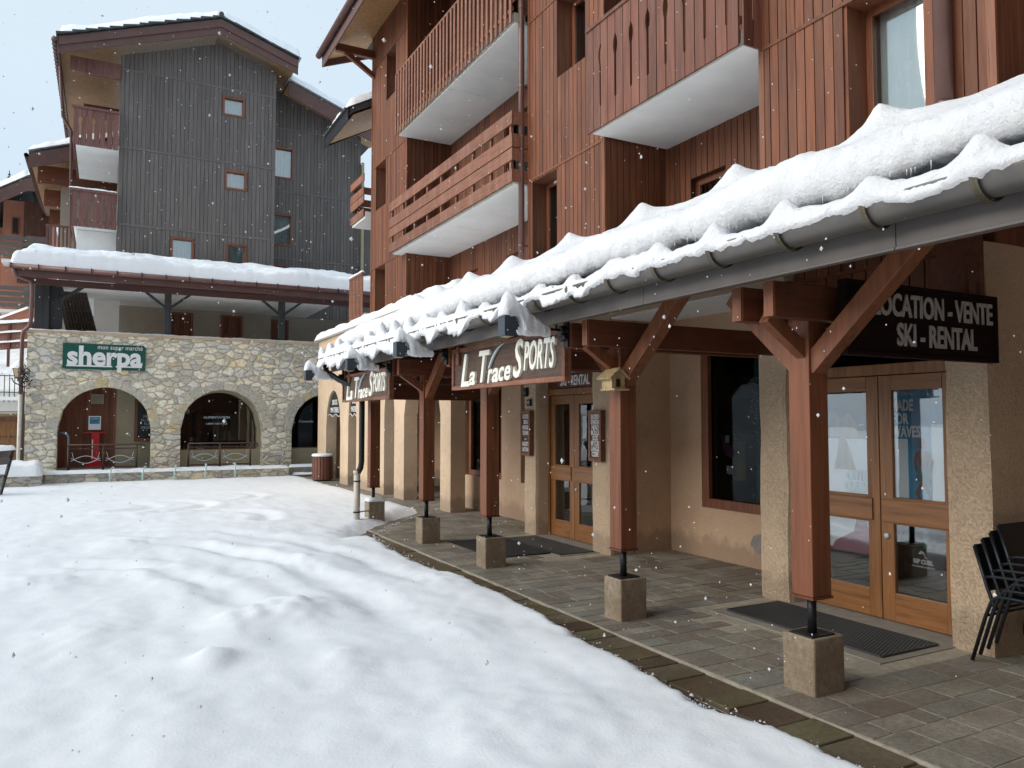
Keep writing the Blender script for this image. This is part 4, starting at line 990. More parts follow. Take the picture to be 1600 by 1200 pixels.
s = root('cardboard_sheet', (5.9, 9.4, .3), 'tan cardboard sheet leaning behind the lower left pane of the farther door', 'board'); b = MB(); b.add([(5.86, 9.22, .25), (5.86, 9.52, .25), (5.92, 9.5, .74), (5.92, 9.24, .70), (5.865, 9.22, .25), (5.865, 9.52, .25), (5.925, 9.5, .74), (5.925, 9.24, .70)], [(0, 1, 2, 3), (7, 6, 5, 4), (0, 4, 5, 1), (1, 5, 6, 2), (2, 6, 7, 3), (3, 7, 4, 0)]); b.build('sheet', M['bird'], s)
for q in list(COL.objects):
    if q.name.startswith(('window_poster', 'snowboard_poster', 'cardboard_display')): q.location.x -= .068; q.location.y -= .045
# display window contents
s = root('ski_pair', (6.68, 6.0, .6), 'pair of teal skis standing in the display window', 'skis')
for k in (0, 1):
    b = MB(); y = 6.42 + k * .12; pts = [(y - .04, .6), (y + .04, .6), (y + .035, 1.6), (y + .05, 2.3), (y + .03, 2.42), (y, 2.46), (y - .03, 2.42), (y - .05, 2.3), (y - .035, 1.6)]; b.prism(pts, 'X', 6.66, 6.675); b.build('ski', M['teal'], s)
s = root('shop_shelf', (7.0, 6.8, 1.0), 'dark wall shelf inside the display window', 'shelf')
for z in (1.45, 1.55, 1.95): bx('board', M['lampgrey'], s, 6.9, 7.2, 5.8, 7.3, z, z + .02)
s = root('ski_helmet', (6.95, 6.7, 1.98), 'grey ski helmet on the top shelf in the display window', 'helmet'); b = MB(); b.tube([(7.0, 6.62, 1.97), (7.0, 6.62, 2.02), (7.0, 6.62, 2.08), (7.0, 6.62, 2.13), (7.0, 6.62, 2.15)], [.11, .125, .11, .07, .02], 16); b.build('shell', M['lampgrey'], s, smooth=True); bx('visor', M['yellow'], s, 6.87, 6.885, 6.55, 6.7, 2.0, 2.05)
s = root('pink_bag', (6.70, 7.1, 1.2), 'small pink bag hanging at the left of the display window', 'bag'); b = MB(); b.prism([(7.14, 1.5), (7.12, 1.3), (7.06, 1.22), (6.98, 1.2), (6.94, 1.27), (7.0, 1.36), (7.08, 1.42)], 'X', 6.66, 6.70); b.build('pouch', M['pinkb'], s, bevel=.01); bx('tag', M['whitelet'], s, 6.65, 6.655, 7.0, 7.06, 1.38, 1.47)
s = root('yellow_shovel', (6.75, 6.95, .95), 'yellow snow shovel blade in the display window', 'shovel'); bx('blade', M['yellow'], s, 6.74, 6.75, 6.84, 7.04, .93, 1.4, bevel=.004); one('shaft', M['black'], s, lambda b: b.tube([(6.75, 6.94, 1.4), (6.75, 6.94, 1.6)], .015, 8)); bx('label', M['whitelet'], s, 6.70, 6.705, 7.0, 7.10, 1.0, 1.1)
def leaves(nm, m, par, cx_, cy_, cz_, n_, sx_, sy_, sz_, s=.02):
    b = MB()
    for i in range(n_):
        p = Vector((cx_ + random.gauss(0, sx_), cy_ + random.gauss(0, sy_), cz_ + random.gauss(0, sz_))); d = Vector((random.uniform(-1, 1), random.uniform(-1, 1), random.uniform(-.6, 1))).normalized(); e = d.orthogonal().normalized(); l = s * random.uniform(.8, 1.8)
        b.add([p, p + d * l + e * l * .35, p + d * l * 2, p + d * l - e * l * .35], [(0, 1, 2, 3)])
    return b.build(nm, m, par)
s = root('window_garland', (6.7, 6.4, .6), 'green leafy branch in the lower right of the display window', 'plant'); leaves('leaves', M['leaf'], s, 6.68, 6.48, 1.0, 160, .02, .07, .14); leaves('leaves', M['leaf'], s, 6.66, 6.48, .74, 90, .02, .09, .04)
one('stem', M['bark'], s, lambda b: b.tube([(6.7, 6.42, .6), (6.7, 6.45, 1.0), (6.7, 6.5, 1.25)], .006, 6))
s = root('white_blossom_branch', (6.64, 6.5, 1.4), 'branch of white artificial blossom in front of the teal skis', 'plant'); leaves('blossom', M['curtain'], s, 6.64, 6.52, 1.78, 90, .015, .045, .18, .016); one('stem', M['bark'], s, lambda b: b.tube([(6.645, 6.5, 1.4), (6.645, 6.52, 2.1)], .004, 6))

# ------------------------------------------------------------------ mats and chairs
s = root('door_grate', (5.1, 4.35, 0), 'rubber honeycomb grate let into the sill of the near door', 'door mat', 'door grates'); b = MB(); x0, x1, y0, y1 = 4.80, 5.42, 3.60, 5.10
bx('tray', M['void'], s, x0, x1, y0, y1, .004, .008)
xx = x0
while xx < x1 - .001: b.box(xx, xx + .006, y0, y1, .008, .018, .5); xx += .031
yy = y0; k = 0
while yy < y1:
    for j in range(20):
        xa = x0 + .031 * j; o_ = .012 if j % 2 else 0
        if yy + o_ < y1 - .01: b.box(xa + .006, xa + .031, yy + o_, yy + o_ + .007, .008, .0175, .5)
    yy += .026
b.box(x0, x1, y0 - .008, y0, .004, .02); b.box(x0, x1, y1, y1 + .008, .004, .02); b.box(x0 - .008, x0, y0, y1, .004, .02); b.box(x1, x1 + .008, y0, y1, .004, .02)
b.build('grid', M['grate'], s)
s = root('door_mat', (5.2, 8.9, 0), 'flat dark grey mat on the sill of the farther door', 'door mat', 'door grates'); bx('sheet', M['grate'], s, 4.97, 5.45, 8.12, 9.62, .0045, .016, bevel=.004)
bx('border', M['rubber'], s, 4.955, 4.968, 8.12, 9.62, .0045, .017)
s = root('rubber_mat', (4.6, 9.0, 0), 'large black rubber mat on the paving before the farther door', 'door mat'); bx('sheet', M['rubber'], s, 4.18, 4.93, 8.30, 9.72, .003, .014, bevel=.004); bx('border', M['rubber'], s, 4.15, 4.18, 8.27, 9.75, .003, .011)
def chair():
    s = root('metal_armchair', (5.5, 3.0, 0), 'lowest of the stacked black metal armchairs, standing on the paving', 'chair', 'stacked black metal armchairs')
    xl, xr_ = 5.30, 5.84; t = .0125
    for x in (xl, xr_):
        b = MB(); b.tube([(x, 3.27, .01), (x, 3.17, .33), (x, 3.13, .43), (x, 3.09, .47), (x, 3.0, .475), (x, 2.72, .47), (x, 2.68, .44), (x, 2.67, .3), (x, 2.63, .01)], t, 10); b.build('leg_frame', M['chairm'], s, smooth=True)
        b = MB(); b.tube([(x, 3.235, .79), (x, 3.16, .54), (x, 3.12, .42), (x, 3.10, .38)], t, 10); b.build('back_post', M['chairm'], s, smooth=True)
        b = MB(); b.tube([(x - .0, 3.17, .585), (x, 3.12, .60), (x, 2.80, .615), (x, 2.72, .60), (x, 2.69, .55), (x, 2.68, .44)], t, 10); b.build('armrest', M['chairm'], s, smooth=True)
    b = MB(); b.add([(xl, 3.24, .80), (xr_, 3.24, .80), (xr_, 3.155, .50), (xl, 3.155, .50), (xl, 3.232, .80), (xr_, 3.232, .80), (xr_, 3.147, .50), (xl, 3.147, .50)], [(0, 1, 2, 3), (7, 6, 5, 4), (0, 4, 5, 1), (1, 5, 6, 2), (2, 6, 7, 3), (3, 7, 4, 0)]); b.build('backrest', M['chairm'], s)
    bx('seat', M['chairm'], s, xl + .01, xr_ - .01, 2.70, 3.12, .452, .458, bevel=.002)
    for q in ((3.17, .33), (2.67, .3)): one('crossbar', M['chairm'], s, lambda b: b.tube([(xl, *q), (xr_, *q)], .009, 8), smooth=True)
    return s
ch = chair()
for i, lb in enumerate(('second lowest of the stacked black metal armchairs', 'third chair up of the stacked black metal armchairs', 'topmost of the stacked black metal armchairs')):
    c = copy_tree(ch); c.location = Vector(ch.location) + Vector((0, -.055 * (i + 1), .052 * (i + 1))); c['label'] = lb
# ------------------------------------------------------------------ stone supermarket building with arches
SB = root('stone_arcade_building', (2, 24.6, 0), 'rubble stone supermarket front with round arches below a snowy terrace roof', 'building')
YS = 24.6; ARC = [(.0, 1.17, 1.42, 1.17), (3.13, 1.17, 1.40, 1.17), (6.34, 1.17, 1.35, 1.17), (9.4, 1.17, 1.35, 1.17)]
arch_wall('stone_wall', 'stone', SB, 'Y', YS, .45, -1.93, 11, -.1, 4.06, [(c, r + .005, s, h + .005, -.1) for c, r, s, h in ARC])
b = MB(); b.box(-1.93, -1.5, YS + .46, 30, -.1, 4.06); b.build('side_wall', M['stone'], SB)
# arch stones as a real ring of wedges, and jamb stones
for c, r, s, h in ARC[:3]:
    b = MB(); a = 0
    while a < 180:
        da = random.uniform(11, 19); a2 = min(180, a + da); ro = r + random.uniform(.20, .36); g_ = .7
        pts = [(c + q * math.cos(R(t)), s + q * math.sin(R(t))) for q, t in ((r, a + g_), (ro, a + g_), (ro, a2 - g_), (r, a2 - g_))]
        b.prism(pts, 'Y', YS - random.uniform(.008, .022), YS + .05); a = a2
    b.build('arch_stones', M['vous'], SB, bevel=.012)
one('parapet_coping', M['stucco'], SB, lambda b: b.box(-1.96, 11, YS - .03, YS + .48, 4.06, 4.13))
cap('snow_cap', SB, -1.95, 10, YS - .02, YS + .40, 4.13, .035, 8, .08, .05, .015)
# inside the arches
b = MB(); b.box(-1.5, 9, YS + .45, 26.4, .26, .30); b.build('porch_floor', M['cement'], SB)
bx('porch_ceiling', M['cream'], SB, -1.5, 9, YS + .45, 26.4, 2.8, 2.9)
b = MB(); planks(b, 'Y', 25.62, -1.5, .23, .3, 2.8, pw=.09, gap=.006); b.box(-1.5, .23, 25.62, 25.7, .3, 2.8)
d = b.build('wooden_door', M['clad'], SB); one('door_edge', M['frame'], d, lambda b: (b.box(.20, .26, 25.56, 25.62, .3, 2.8), b.box(-.42, -.38, 25.59, 25.6, .3, 2.8)))
b = MB(); b.box(.26, 1.7, 25.60, 25.7, .3, 2.8); b.box(1.5, 1.7, YS + .45, 25.6, .3, 2.8); b.build('porch_wall', M['cream'], SB)
for i, (c, r, s, h) in enumerate(ARC[1:3]):
    b = MB(); y = YS + .452
    arch_wall('reveal_wall', 'cream', SB, 'Y', y, .3, c - r - .05, c + r + .05, .3, 2.8, [(c - .04, r - .06, s, h - .06, .76)])
    q = window(SB, 'Y', y + .3, c - r, c + r - .06, .74, 2.7, .05, False, name='shop_window', glass='midglass' if i == 0 else 'darkglass')
    backbox('shop_interior', SB, 'void', c - r, c + r, y + .4, y + 1.4, .3, 2.75, 'Y')
tx = root('window_text_banner', (3.0, 25.1, 1.2), 'faint white lettering stuck on the middle arch window', 'sticker')
text('ALIMENTATION', .1, M['silver'], tx, (3.0, 25.0, 1.74), 'Y', width=.75); text('LIBRE SERVICE', .07, M['silver'], tx, (3.0, 25.0, 1.55), 'Y', width=.6)
tx = root('window_text_banner', (5.7, 25.1, 1.2), 'faint white lettering stuck on the right arch window', 'sticker'); text('Cavavin', .1, M['silver'], tx, (5.7, 25.0, 1.62), 'Y', width=.45)
# terrace: posts, roof, back wall
b = MB(); b.prism([(23.95, 5.72), (28.9, 6.82), (28.9, 6.72), (23.95, 5.62)], 'X', -2.25, 11); rf = b.build('terrace_roof', M['slate'], SB)
bx('fascia', M['fascia'], rf, -2.2, 11, 23.93, 23.98, 5.47, 5.72); bx('fascia', M['fascia'], rf, -2.2, 11, 24.4, 24.5, 5.35, 5.52)
def tg(): b = MB(); b.tube([(-2.33, 23.87, 5.72), (11, 23.87, 5.72)], .07, 12); return b
tg().build('gutter', M['copper'], rf, smooth=True)
snow_blanket('roof_snow', rf, lambda u, v: (-2.32 + 12.5 * u, 23.86 + 5.0 * v, 5.76 + 1.10 * v), 260, 70, .40, .20, .035, 2.2, 4)
for i in range(20): bx('gutter_hook', M['iron'], rf, -2.3 + i * .62, -2.3 + i * .62 + .02, 23.79, 23.87, 5.66, 5.80)
bx('terrace_ceiling', M['white'], SB, -1.15, 5.55, 24.5, 28.3, 5.40, 5.46)
one('terrace_ceiling', M['white'], SB, lambda b: b.prism([(5.55, 24.9), (6.4, 24.5), (6.4, 28.3), (5.55, 28.3)], 'Z', 5.401, 5.461))
def tpost(x, wd=.18, br=True):
    b = MB(); b.box(x - wd / 2, x + wd / 2, 24.72, 24.9, 4.13, 5.45); p = b.build('terrace_post', M['dark_post'], SB, bevel=.006)
    if br:
        b = MB()
        for s_ in (-1, 1): b.bar((x + s_ * .08, 24.8, 5.0), (x + s_ * .66, 24.8, 5.46), .07, .07)
        b.build('brace', M['dark_post'], p)
tpost(1.56); tpost(4.85)
b = MB(); b.box(-1.80, -1.45, 24.72, 25.0, 4.13, 5.5); b.box(-1.45, -1.15, 24.9, 25.3, 4.13, 5.5); b.bar((-1.2, 24.8, 5.0), (-.6, 24.8, 5.46), .09, .09); b.build('corner_post', M['dark_post'], SB, bevel=.008)
b = MB()   # battened underside of the hipped end
for i in range(9): a = i / 8; b.bar((-1.25 + a * .62, 25.6, 5.5), (-.95 + a * .72, 26.8, 4.0), .025, .03)
for j in range(6): t = j / 5; b.bar((-1.3 + t * .3, 25.6 + 1.2 * t, 5.5 - 1.5 * t), (-.6 + .4 * t, 25.6 + 1.2 * t, 5.5 - 1.5 * t), .03, .03)
b.add([(-1.35, 25.66, 5.5), (-.6, 25.66, 5.5), (-.2, 26.86, 4.0), (-1.05, 26.86, 4.0), (-1.35, 25.7, 5.5), (-.6, 25.7, 5.5), (-.2, 26.9, 4.0), (-1.05, 26.9, 4.0)], [(0, 1, 2, 3), (7, 6, 5, 4)])
b.build('battened_screen', M['bark'], SB)
bk = MB(); bk.box(-.4, .3, 27.0, 27.3, 3.5, 5.40); bk.build('terrace_wall', M['white'], SB)
bk = MB(); bk.box(.3, 5.1, 28.0, 28.3, 3.5, 5.40); bk.box(5.1, 9, 28.4, 28.6, 3.5, 5.40); bk.build('terrace_wall', M['taupe'], SB)
for x0, x1, y in ((1.82, 2.55, 28.0), (3.43, 4.15, 28.0), (5.15, 5.8, 28.4)):
    b = MB(); planks(b, 'Y', y - .0, x0 + .06, x1 - .06, 3.5, 5.22, pw=.1, gap=.006); o = b.build('terrace_door', M['clad'], SB)
    one('door_frame', M['frame'], o, lambda b: (b.box(x0, x0 + .06, y - .05, y - .001, 3.5, 5.28), b.box(x1 - .06, x1, y - .05, y - .001, 3.5, 5.28), b.box(x0 + .06, x1 - .06, y - .05, y - .001, 5.22, 5.28)))
bx('terrace_floor', M['cement'], SB, -1.9, 9, YS + .5, 29, 3.3, 3.5)
b = MB(); b.tube([(-2.24, 23.87, 5.66), (-2.18, 23.95, 5.48), (-1.86, 24.1, 5.38), (-1.82, 24.15, 5.25), (-1.84, 24.3, 4.35), (-1.88, 24.4, 4.2), (-2.02, 24.48, 4.06), (-2.04, 24.5, 3.9), (-2.04, 24.5, 2.35)], .05, 12)
dp = b.build('downpipe', M['copper'], SB, smooth=True); one('pipe_foot', M['galv'], dp, lambda b: b.tube([(-2.04, 24.5, 2.35), (-2.04, 24.5, 0)], .055, 12), smooth=True)
# sign
s = root('supermarket_sign', (-.05, 24.58, 3.12), 'green sherpa supermarket sign with white letters on the stone wall', 'sign')
x0, x1, z0, z1 = -1.09, .98, 3.08, 3.80
bx('panel', M['green'], s, x0, x1, 24.53, 24.58, z0, z1, bevel=.004)
text('sherpa', .74, M['whitelet'], s, (-.05, 24.525, z0 + .35), 'Y', width=1.88, bold=.026); text('mon super marché', .18, M['whitelet'], s, (.33, 24.525, z1 - .09), 'Y', width=1.14)
one('underline', M['whitelet'], s, lambda b: (b.box(x0 + .09, .13, 24.522, 24.53, z0 + .075, z0 + .115), b.box(.22, x1 - .09, 24.522, 24.53, z0 + .075, z0 + .115)))
# porch furniture
s = root('red_pedestal', (-.25, 25.45, .3), 'red plastic pedestal display with base before the wooden door', 'pedestal')
bx('column', M['red'], s, -.36, -.14, 25.38, 25.5, .42, 1.30, bevel=.02); one('foot', M['red'], s, lambda b: b.prism([(-.52, .30), (.04, .30), (.0, .36), (-.14, .46), (-.36, .46), (-.48, .36)], 'Y', 25.3, 25.55)); bx('stripe', M['whitelet'], s, -.335, -.31, 25.375, 25.38, .55, 1.1); bx('top', M['red'], s, -.56, .02, 25.36, 25.52, 1.29, 1.31)
s = root('window_notice', (-.27, 25.6, 1.4), 'pale printed notice on the wooden door above the red pedestal', 'notice'); bx('sheet', M['paper'], s, -.44, -.12, 25.57, 25.58, 1.38, 1.78); bx('picture', M['blue'], s, -.41, -.15, 25.565, 25.57, 1.55, 1.75); text('OUVERT', .07, M['whitelet'], s, (-.28, 25.56, 1.7), 'Y', width=.2)
s = root('grey_vent_box', (-.22, 25.6, 2.1), 'small grey ventilation plate high on the wooden door', 'vent'); bx('plate', M['taupe'], s, -.39, -.06, 25.57, 25.59, 2.14, 2.42, bevel=.004)
for k in range(5): bx('louvre', M['lampgrey'], s, -.36, -.09, 25.562, 25.57, 2.18 + k * .045, 2.19 + k * .045)
s = root('chalkboard', (1.05, 25.55, 1.0), 'black chalkboard menu in a red wooden frame on the cream porch wall', 'chalkboard'); bx('board', M['black'], s, .84, 1.6, 25.565, 25.58, 1.12, 2.2)
one('frame', M['frame'], s, lambda b: (b.box(.76, .84, 25.55, 25.59, 1.03, 2.28), b.box(.84, 1.6, 25.55, 25.59, 1.03, 1.12), b.box(.84, 1.6, 25.55, 25.59, 2.2, 2.28))); text('MENU\nDU JOUR\nPLAT\nDESSERT', .11, M['silver'], s, (1.12, 25.56, 1.6), 'Y', width=.36)
def railing(x0, x1, y, label):
    s = root('iron_railing', ((x0 + x1) / 2, y, .28), label, 'railing', 'wrought iron railings under the arches'); z0, zt = .28, .98; b = MB(); r = .016; xm = (x0 + x1) / 2
    
    for px_ in (x0, xm, x1): one('post', M['rust'], s, lambda b: b.tube([(px_, y, z0), (px_, y, zt)], .026, 8), smooth=True)
    b = MB(); b.tube([(x0 - .0, y, zt)] + [(x1 + .14 + .07 * math.sin(R(a)), y, zt - .07 + .07 * math.cos(R(a))) for a in range(0, 200, 30)], .022, 8); b.build('handrail', M['rust'], s, smooth=True)
    b = MB(); b.tube([(x0, y, zt - .11), (x1, y, zt - .11)], r, 6); b.tube([(x0, y, z0 + .08), (x1, y, z0 + .08)], r, 6); b.build('rail', M['rust'], s)
    for a, c in ((x0, xm), (xm, x1)):
        b = MB(); m_ = (a + c) / 2; w_ = (c - a) * .34; zc = (z0 + .08 + zt - .11) / 2 - .04
        for sg in (1, -1): b.tube([(m_ - w_ + 2 * w_ * i / 12, y, zc + sg * .10 * math.sin(math.pi * i / 12)) for i in range(13)], .009, 6)
        for e in (-1, 1): b.tube([(m_ + e * (w_ + .07), y, zc + .04), (m_ + e * w_, y, zc), (m_ + e * (w_ + .07), y, zc - .04)], .009, 6); b.tube([(m_ + e * w_, y - .0, zc), (m_ + e * (w_ + .05), y, zt - .2)], .006, 6)
        b.build('ornament', M['silver'], s)
    return s
railing(-.88, .80, 24.25, 'wrought iron railing in front of the arch with the red pedestal'); railing(2.15, 3.88, 24.25, 'wrought iron railing in front of the middle arch')
s = root('curved_handrail', (-1.0, 24.5, .3), 'pale curved steel handrail at the left of the first arch', 'handrail')
b = MB(); b.tube([(-1.35, 25.2, 1.30), (-1.0, 24.55, 1.30), (-.93, 24.4, 1.28), (-.88, 24.33, 1.2), (-.87, 24.31, .95), (-.87, 24.31, .28)], .035, 10); b.build('tube', M['lampgrey'], s, smooth=True)
# low wall and hoops
LW = root('low_stone_wall', (1.6, 23, 0), 'long low rubble wall capped with snow in front of the arches', 'wall')
bx('masonry', M['stone_low'], LW, -1.36, 4.75, 22.95, 23.45, -.1, .27); cap('snow_cap', LW, -1.38, 4.78, 22.92, 23.5, .265, .07, 3, .07, .07, .02)
bx('porch_step', M['cement'], SB, -1.3, 9, 23.5, 24.6, -.1, .24)
one('step', M['cement'], SB, lambda b: (b.box(4.9, 6.8, 23.0, 23.5, -.1, .06), b.box(4.9, 6.8, 23.5, 24.6, .24, .25))); cap('snow_cap', SB, 4.9, 6.6, 22.95, 23.3, .06, .05, 5, .06); cap('snow_cap', SB, 4.9, 6.6, 23.5, 23.8, .25, .05, 6, .06)
LW2 = root('planter_wall', (-3, 22.4, 0), 'low planter wall buried under thick snow at the left edge', 'wall')
bx('masonry', M['stone_low'], LW2, -5.5, -1.38, 22.3, 23.3, -.1, .34); cap('snow_cap', LW2, -5.5, -1.36, 22.22, 23.35, .28, .34, 9, .07, .14, .03, 3)
x_ = None
HP = root('bike_hoop', (.13, 22.85, 0), 'first pale green metal hoop from the left in front of the low wall', 'bike hoop', 'pale metal hoops along the low wall')
b = MB(); b.tube([(.13, 22.75, -.05), (.13, 22.75, .26), (.15, 22.77, .36), (.20, 22.9, .42), (.22, 23.05, .40)], .022, 8); b.build('tube', M['mint'], HP, smooth=True)
for i, nm in enumerate(('second', 'third', 'fourth', 'fifth')):
    c = copy_tree(HP); c.location = Vector(HP.location) + Vector((.77 * (i + 1), 0, .01 * i)); c['label'] = nm + ' pale green metal hoop from the left in front of the low wall'; c.rotation_euler.z = .1 * i
# litter bin
s = root('litter_bin', (5.32, 21.0, 0), 'round red brown slatted litter bin with a snowy lid beside the arch', 'bin'); cx_, cy_ = 5.30, 21.2
b = MB(); b.tube([(cx_, cy_, .02), (cx_, cy_, .66)], .25, 18); b.build('drum', M['void'], s, smooth=True); b = MB()
for k in range(20):
    a = 2 * math.pi * k / 20; p = Vector((cx_ + .27 * math.cos(a), cy_ + .27 * math.sin(a), 0)); b.bar(p + Vector((0, 0, .04)), p + Vector((0, 0, .68)), .07, .018, up=(math.cos(a), math.sin(a), 0))
b.build('slats', M['board'], s); b = MB(); b.tube([(cx_, cy_, .67), (cx_, cy_, .70), (cx_, cy_, .74), (cx_, cy_, .75)], [.29, .30, .26, .1], 20); b.build('snow_cap', M['snow'], s, smooth=True)

# ------------------------------------------------------------------ dark timber apartment block above the terrace
DB = root('dark_timber_block', (3, 29, 0), 'charcoal timber gabled apartment block rising behind the terrace roof', 'building')
def top(x): return 15.25 - .36 * abs(x - 3.35)
DH = [(3.48, 4.25, 12.66, 13.38), (3.60, 4.36, 9.97, 10.68), (1.86, 2.62, 7.2, 8.04), (3.68, 4.40, 7.2, 8.02)]
bk = MB(); wall(bk, 'Y', 29, .3, .20, 5.36, 5.5, 13.38, DH); bk.prism([(.2, 13.38), (5.36, 13.38), (5.36, top(5.36)), (3.35, top(3.35)), (.2, top(.2))], 'Y', 29, 29.3); bk.box(.2, .5, 29.3, 40, 5.5, 14); bk.box(5.06, 5.36, 29.3, 31, 5.5, 14.4); bk.build('wall', M['dclad'], DB)
b = MB(); zs = [5.6, 8.30, 10.95, 13.65, 15.4]
for za, zb in zip(zs, zs[1:]): planks(b, 'Y', 29, .2, 5.36, za + .015, zb - .015, DH, pw=.135, gap=.014, th=.03, top=top)
b.build('timber_cladding', M['dclad'], DB)
for z in zs[1:4]: bx('trim', M['dtrim'], DB, .2, 5.36, 28.955, 28.972, z - .035, z + .035)
for i, h in enumerate(DH): window(DB, 'Y', 29.10, *h, .075, True, depth=.15, fm='frame')
RH = [(5.42, 6.34, 11.1, 12.36), (5.42, 6.32, 8.45, 9.72), (5.5, 6.2, 6.6, 7.72)]
def top2(x): return 14.50 - .37 * (x - 5.9)
bk = MB(); wall(bk, 'Y', 30.5, .3, 5.36, 9.05, 5.5, 12.4, RH); bk.prism([(5.36, 12.4), (9.05, 12.4), (9.05, top2(9.05)), (5.36, top2(5.36))], 'Y', 30.5, 30.8); bk.build('wall', M['dclad'], DB)
b = MB(); zs2 = [5.6, 7.95, 10.6, 13.1, 14.5]
for za, zb in zip(zs2, zs2[1:]): planks(b, 'Y', 30.5, 5.36, 9.05, za + .015, zb - .015, RH, pw=.135, gap=.014, th=.03, top=top2)
b.build('timber_cladding', M['dclad'], DB)
for z in zs2[1:4]: bx('trim', M['dtrim'], DB, 5.36, 9.05, 30.455, 30.472, z - .035, z + .035)
for h in RH: window(DB, 'Y', 30.60, *h, .075, True, depth=.15)
backbox('flat_interior', DB, 'void', .6, 5.0, 29.35, 30.4, 5.6, 13.6, 'Y'); backbox('flat_interior', DB, 'void', 5.5, 9, 30.85, 31.5, 5.6, 12.4, 'Y')
b = MB(); b.box(9.05, 9.15, 30.3, 30.6, 5.5, 12.2); b.build('corner_board', M['cream'], DB)
bx('wall', M['dclad'], DB, 9.1, 11.5, 31.5, 31.8, 5.5, 10.6)
# main gable roof, ridge along Y
XR0, ZR = 3.28, 15.74; XL, XRt = -1.62, 5.95; s1 = .365; s2 = .33
def roofpoly(dz, t): return [(XL, ZR - s1 * (XR0 - XL) + dz), (XR0, ZR + dz), (XRt, ZR - s2 * (XRt - XR0) + dz), (XRt, ZR - s2 * (XRt - XR0) + dz - t), (XR0, ZR + dz - t), (XL, ZR - s1 * (XR0 - XL) + dz - t)]
b = MB(); b.prism(roofpoly(.0, .08), 'Y', 28.05, 41); rf = b.build('roof', M['slate'], DB)
b = MB(); b.prism(roofpoly(-.082, .05), 'Y', 28.1, 40.9); b.build('soffit', M['soffit'], rf)
b = MB(); b.prism(roofpoly(-.05, .27), 'Y', 28.0, 28.04); b.build('bargeboard', M['fascia'], rf); b = MB(); b.prism(roofpoly(-.28, .29), 'Y', 28.045, 28.09); b.build('bargeboard', M['fascia'], rf)
bx('purlin', M['gboard'], rf, -1.3, .2, 28.9, 29.05, 13.25, 13.75); bx('purlin', M['gboard'], rf, -1.0, .2, 33, 33.15, 13.25, 13.7)
b = MB(); b.box(XL - .02, XL + .02, 28.0, 41, ZR - s1 * (XR0 - XL) - .45, ZR - s1 * (XR0 - XL) - .03); b.build('fascia', M['fascia'], rf)
b = MB(); b.tube([(XL - .09, 28, ZR - s1 * 4.9 - .12), (XL - .09, 41, ZR - s1 * 4.9 - .12)], .075, 10); b.build('gutter', M['copper'], rf, smooth=True)
for k in range(40): yy = 28.1 + k * .32; one('gutter_hook', M['iron'], rf, lambda b: b.tube([(XL - .09, yy, ZR - s1 * 4.9 - .12), (XL - .09, yy + .04, ZR - s1 * 4.9 - .12)], .10, 10))
# ragged slate edge along the verge
b = MB()
for (xa, xb_, sl) in ((XL, XR0, s1), (XR0, XRt, -s2)):
    x = xa
    while x < xb_ - .1:
        wd = random.uniform(.22, .5); z = (ZR - s1 * (XR0 - x)) if sl > 0 else (ZR - s2 * (x - XR0)); z2 = z + sl * wd
        b.prism([(x - .05, z + .005), (x + wd + .05, z2 + .005), (x + wd + .05, z2 + .04), (x - .06, z + .085)], 'Y', 27.96 - random.uniform(0, .04), 28.6); x += wd
b.build('slate_edge', M['slate'], rf)
snow_blanket('roof_snow', rf, lambda u, v: (XL + .02 + (XR0 - XL) * u, 28.02 + 12.8 * v, ZR - s1 * (XR0 - XL) * (1 - u) + .07), 60, 90, .30, .12, .03, 2.5)
snow_blanket('roof_snow', rf, lambda u, v: (XR0 + (XRt + .12 - XR0) * u, 28.02 + 12.8 * v, ZR - s2 * (XRt - XR0) * u + .07), 40, 90, .30, .15, .03, 2.5)
b = MB(); b.tube([(3.28, 27.95, 15.86), (3.28, 28.4, 15.86)], .08, 8); b.build('ridge_tile', M['slate'], rf)
# chimney
b = MB(); b.box(5.1, 5.75, 31.0, 31.9, 14.6, 16.05); c_ = b.build('chimney', M['slate'], rf); b = MB(); b.box(4.95, 5.9, 30.9, 32, 16.05, 16.13); b.tube([(5.85, 30.9, 15.85), (5.98, 30.85, 15.85)], .12, 10); b.build('chimney_cap', M['slate'], c_); cap('chimney_snow', c_, 4.93, 5.92, 30.88, 32.02, 16.13, .18, 4, .08)
# lower roof of the rear bay
def rp(dz, t): return [(5.9, 14.62 + dz), (9.6, 13.25 + dz), (9.6, 13.25 + dz - t), (5.9, 14.62 + dz - t)]
b = MB(); b.prism(rp(0, .08), 'Y', 29.5, 40); rg = b.build('roof', M['slate'], DB); b = MB(); b.prism(rp(-.05, .55), 'Y', 29.42, 29.47); b.build('bargeboard', M['fascia'], rg); b = MB(); b.prism(rp(-.09, .06), 'Y', 29.5, 31); b.build('soffit', M['soffit'], rg)
snow_blanket('roof_snow', rg, lambda u, v: (5.9 + 3.8 * u, 29.42 + 9 * v, 14.70 - 1.40 * u), 40, 70, .26, .12, .03, 2.5)
